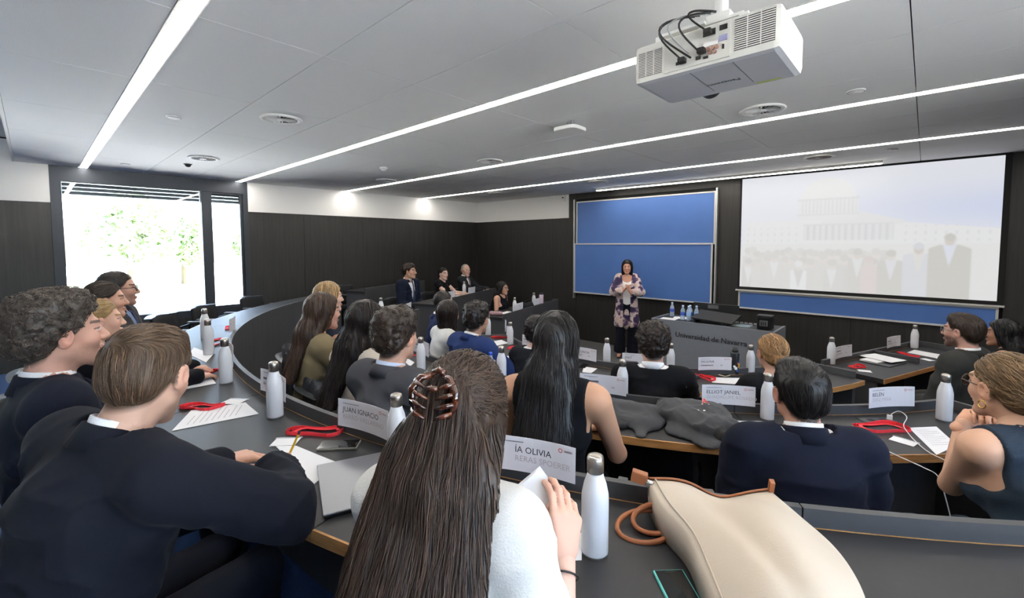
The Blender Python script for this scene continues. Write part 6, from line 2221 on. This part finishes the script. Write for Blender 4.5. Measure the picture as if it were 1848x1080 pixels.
for k, (cx_, cy_, ra_, rb_, zz, tl) in enumerate(((-.535, 1.115, .078, .052, 1.136, .012), (-.515, 1.15, .070, .035, 1.15, .02))):
    P_ = []
    for i in range(21):
        a = math.radians(35 + 290 * i / 20)
        P_.append(Vector((cx_, cy_, zz)) + _hx * (ra_ * math.cos(a)) + _hy * (rb_ * math.sin(a)) + Vector((0, 0, tl * math.sin(a) + .01 * math.cos(a))) - Vector(org))
    MB().tube(P_, .0068, 8, flat=1.2).build('handle', M_TAN, bag, smooth=True)

# --- folded and hung jackets
M_SOFT = mat('softshell_grey', srgb(44, 45, 49), .75, bump=.15, bscale=500, sheen=.1)
M_LINING = mat('black_lining', srgb(15, 15, 17), .7, bump=.3, bscale=60)
def jacket_pile(name_p, lab, P, P2, z, amp, logo=None, seed=0):
    t = tag(empty('jacket', name_p), lab, 'jacket')
    o = np.array(name_p)
    def fold(pt, d):
        q = pt + .04 * np.stack([vnoise(pt * 9 + seed), vnoise(pt * 9 + seed + 5), vnoise(pt * 9 + seed + 11)], -1)
        n = vnoise(q * np.array([11, 11, 8]) + seed)
        n2 = vnoise(q @ rot('z', 35) * np.array([26, 12, 14]) + seed * 2)
        return np.maximum(d + amp * (np.abs(n) ** .6 * 2 - 1) + amp * .9 * (np.abs(n2) ** .6 - .5), z + .002 - pt[:, 2])
    V, F = mesh_sdf(P, .007, extra=fold)
    np_mesh('shell', V - o, F, M_SOFT, t)
    t['_top'] = float(V[(np.abs(V[:, 0] - o[0] - .04) < .03) & (np.abs(V[:, 1] - o[1] - .12) < .03), 2].max(initial=z) - z)
    V, F = mesh_sdf(P2, .008, extra=fold)
    np_mesh('lining', V - o, F, M_LINING, t)
    return t
z = .94
UPV = V3(0, 0, 1)
jacket_pile((-1.20, 2.20, z), 'grey softshell jacket folded beside the woman with very long black hair',
    [rc((-1.34, 2.22, z + .03), (-1.08, 2.33, z + .025), .10, .08, .05, (UPV, .45)), rc((-1.25, 2.15, z + .025), (-1.05, 2.20, z + .015), .08, .07, .05, (UPV, .4)), rc((-1.08, 2.16, z + .012), (-1.02, 2.05, z + .006), .05, .022, .04, (UPV, .3))],
    [rc((-1.30, 2.11, z + .02), (-1.15, 2.08, z + .012), .045, .035, .02, (UPV, .6))], z, .007, seed=3)
jt = jacket_pile((-.88, 2.34, z), 'grey softshell jacket with red letter patch heaped before the Elliot card',
    [rc((-1.02, 2.43, z + .04), (-.84, 2.51, z + .045), .085, .085, .06, (UPV, .6)), rc((-.98, 2.36, z + .04), (-.78, 2.31, z + .04), .09, .09, .06, (UPV, .55)), rc((-.80, 2.44, z + .045), (-.69, 2.37, z + .03), .085, .07, .05, (UPV, .55)),
     rc((-.88, 2.23, z + .012), (-.74, 2.19, z + .006), .075, .06, .04, (UPV, .25))],
    [rc((-.76, 2.30, z + .04), (-.70, 2.28, z + .03), .055, .05, .02, (UPV, .7))], z, .009, seed=8)
M_PATCHR = mat('letter_red', srgb(190, 50, 44), .6)
_zt = jt['_top']
lm = frame((.03, .075, _zt + .006), (.80, .60, 0), (-.50, .66, .45))
text_mesh('letter_patch', 'A', .062, M_PAPER, jt, lm @ Matrix.Translation((-.003, -.003, 0)), extrude=.001)
text_mesh('letter_patch', 'A', .054, M_PATCHR, jt, lm @ Matrix.Translation((0, 0, .0025)), extrude=.001)
for k in range(3): MB().box(-.035 + .016 * k, -.024 + .016 * k, -.022, -.012, 0, .002).build('white_print', M_PAPER, jt).matrix_local = lm @ Matrix.Translation((-.035 + .016 * k, -.03, 0))

for _o in [o for o in bpy.data.objects if '_top' in o]: del _o['_top']

def hung_jacket(p, face, lab, m, seed):
    t = tag(empty('hung_jacket', p, math.atan2(-face[0], face[1])), lab, 'jacket', 'jackets hung on chair backs')
    def fold(pt, d):
        n = vnoise(pt * np.array([22, 22, 5]) + seed)
        n2 = vnoise(pt * np.array([12, 12, 9]) + seed + 4)
        return d + .012 * (np.abs(n) ** .7 * 2 - 1) + .008 * n2
    Y = V3(0, 1, 0)
    P = [rc((-.19, 0, 0), (.19, 0, 0), .042, .042, .03), rc((-.15, -.045, -.03), (-.15, -.06, -.42), .09, .10, .04, (Y, .28)), rc((.15, -.045, -.03), (.14, -.06, -.44), .09, .10, .04, (Y, .28)),
         rc((0, -.05, -.03), (0, -.065, -.40), .11, .12, .04, (Y, .25)), rc((-.1, .05, -.02), (-.08, .06, -.16), .09, .08, .03, (Y, .25)), rc((.1, .05, -.02), (.08, .06, -.18), .09, .08, .03, (Y, .25)),
         rc((.2, -.02, -.02), (.25, -.03, -.30), .045, .04, .03)]
    V, F = mesh_sdf(P, .009, extra=fold)
    np_mesh('shell', V, F, m, t)
    V, F = mesh_sdf([rc((-.20, -.02, -.02), (-.22, -.03, -.28), .045, .035, .03)], .009, extra=fold)
    np_mesh('sleeve', V, F, m, t)
hung_jacket((-3.93, 1.47, TB + .80), cface(-3.93, 1.47), 'black jacket hung over the chair behind the brunette', mat('black_jacket', srgb(24, 26, 32), .7, bump=.2, bscale=200), 2)
hung_jacket((-2.90, 1.235, TB + .80), cface(-2.90, 1.235), 'dark grey softshell jacket hung over the chair behind the cream blazer', mat('charcoal_jacket', srgb(46, 49, 56), .7, bump=.2, bscale=200), 6)
# dark handbag and striped pouch at the far desk
t = tag(empty('handbag', (-5.12, 5.92, .77)), 'black rounded handbag beside the lone woman in black', 'handbag')
V, F = mesh_sdf([rc((0, -.09, .05), (0, .09, .05), .06, .06, .03, (V3(1, 0, 0), .8))], .008)
np_mesh('body', V, F, M_BLACKFAB, t)
MB().tube([Vector((0, .11 * math.cos(a), .06 + .10 * math.sin(a))) for a in [math.pi * k / 14 for k in range(15)]], .007, 7).build('handle', M_BLACK, t, smooth=True)
t = tag(empty('pouch', (-5.02, 5.02, .77), .3), 'patterned pink pouch at the end of the far desk', 'pouch')
V, F = mesh_sdf([rc((-.08, 0, .03), (.08, 0, .035), .045, .04, .02, (V3(0, 0, 1), .8))], .008)
np_mesh('body', V, F, mat('pouch_pink', srgb(150, 120, 124), .8, var=.4, vscale=40), t)
MB().tube([(-.1, 0, .055), (.1, 0, .06)], .003, 6).build('zip', M_BLACK, t)
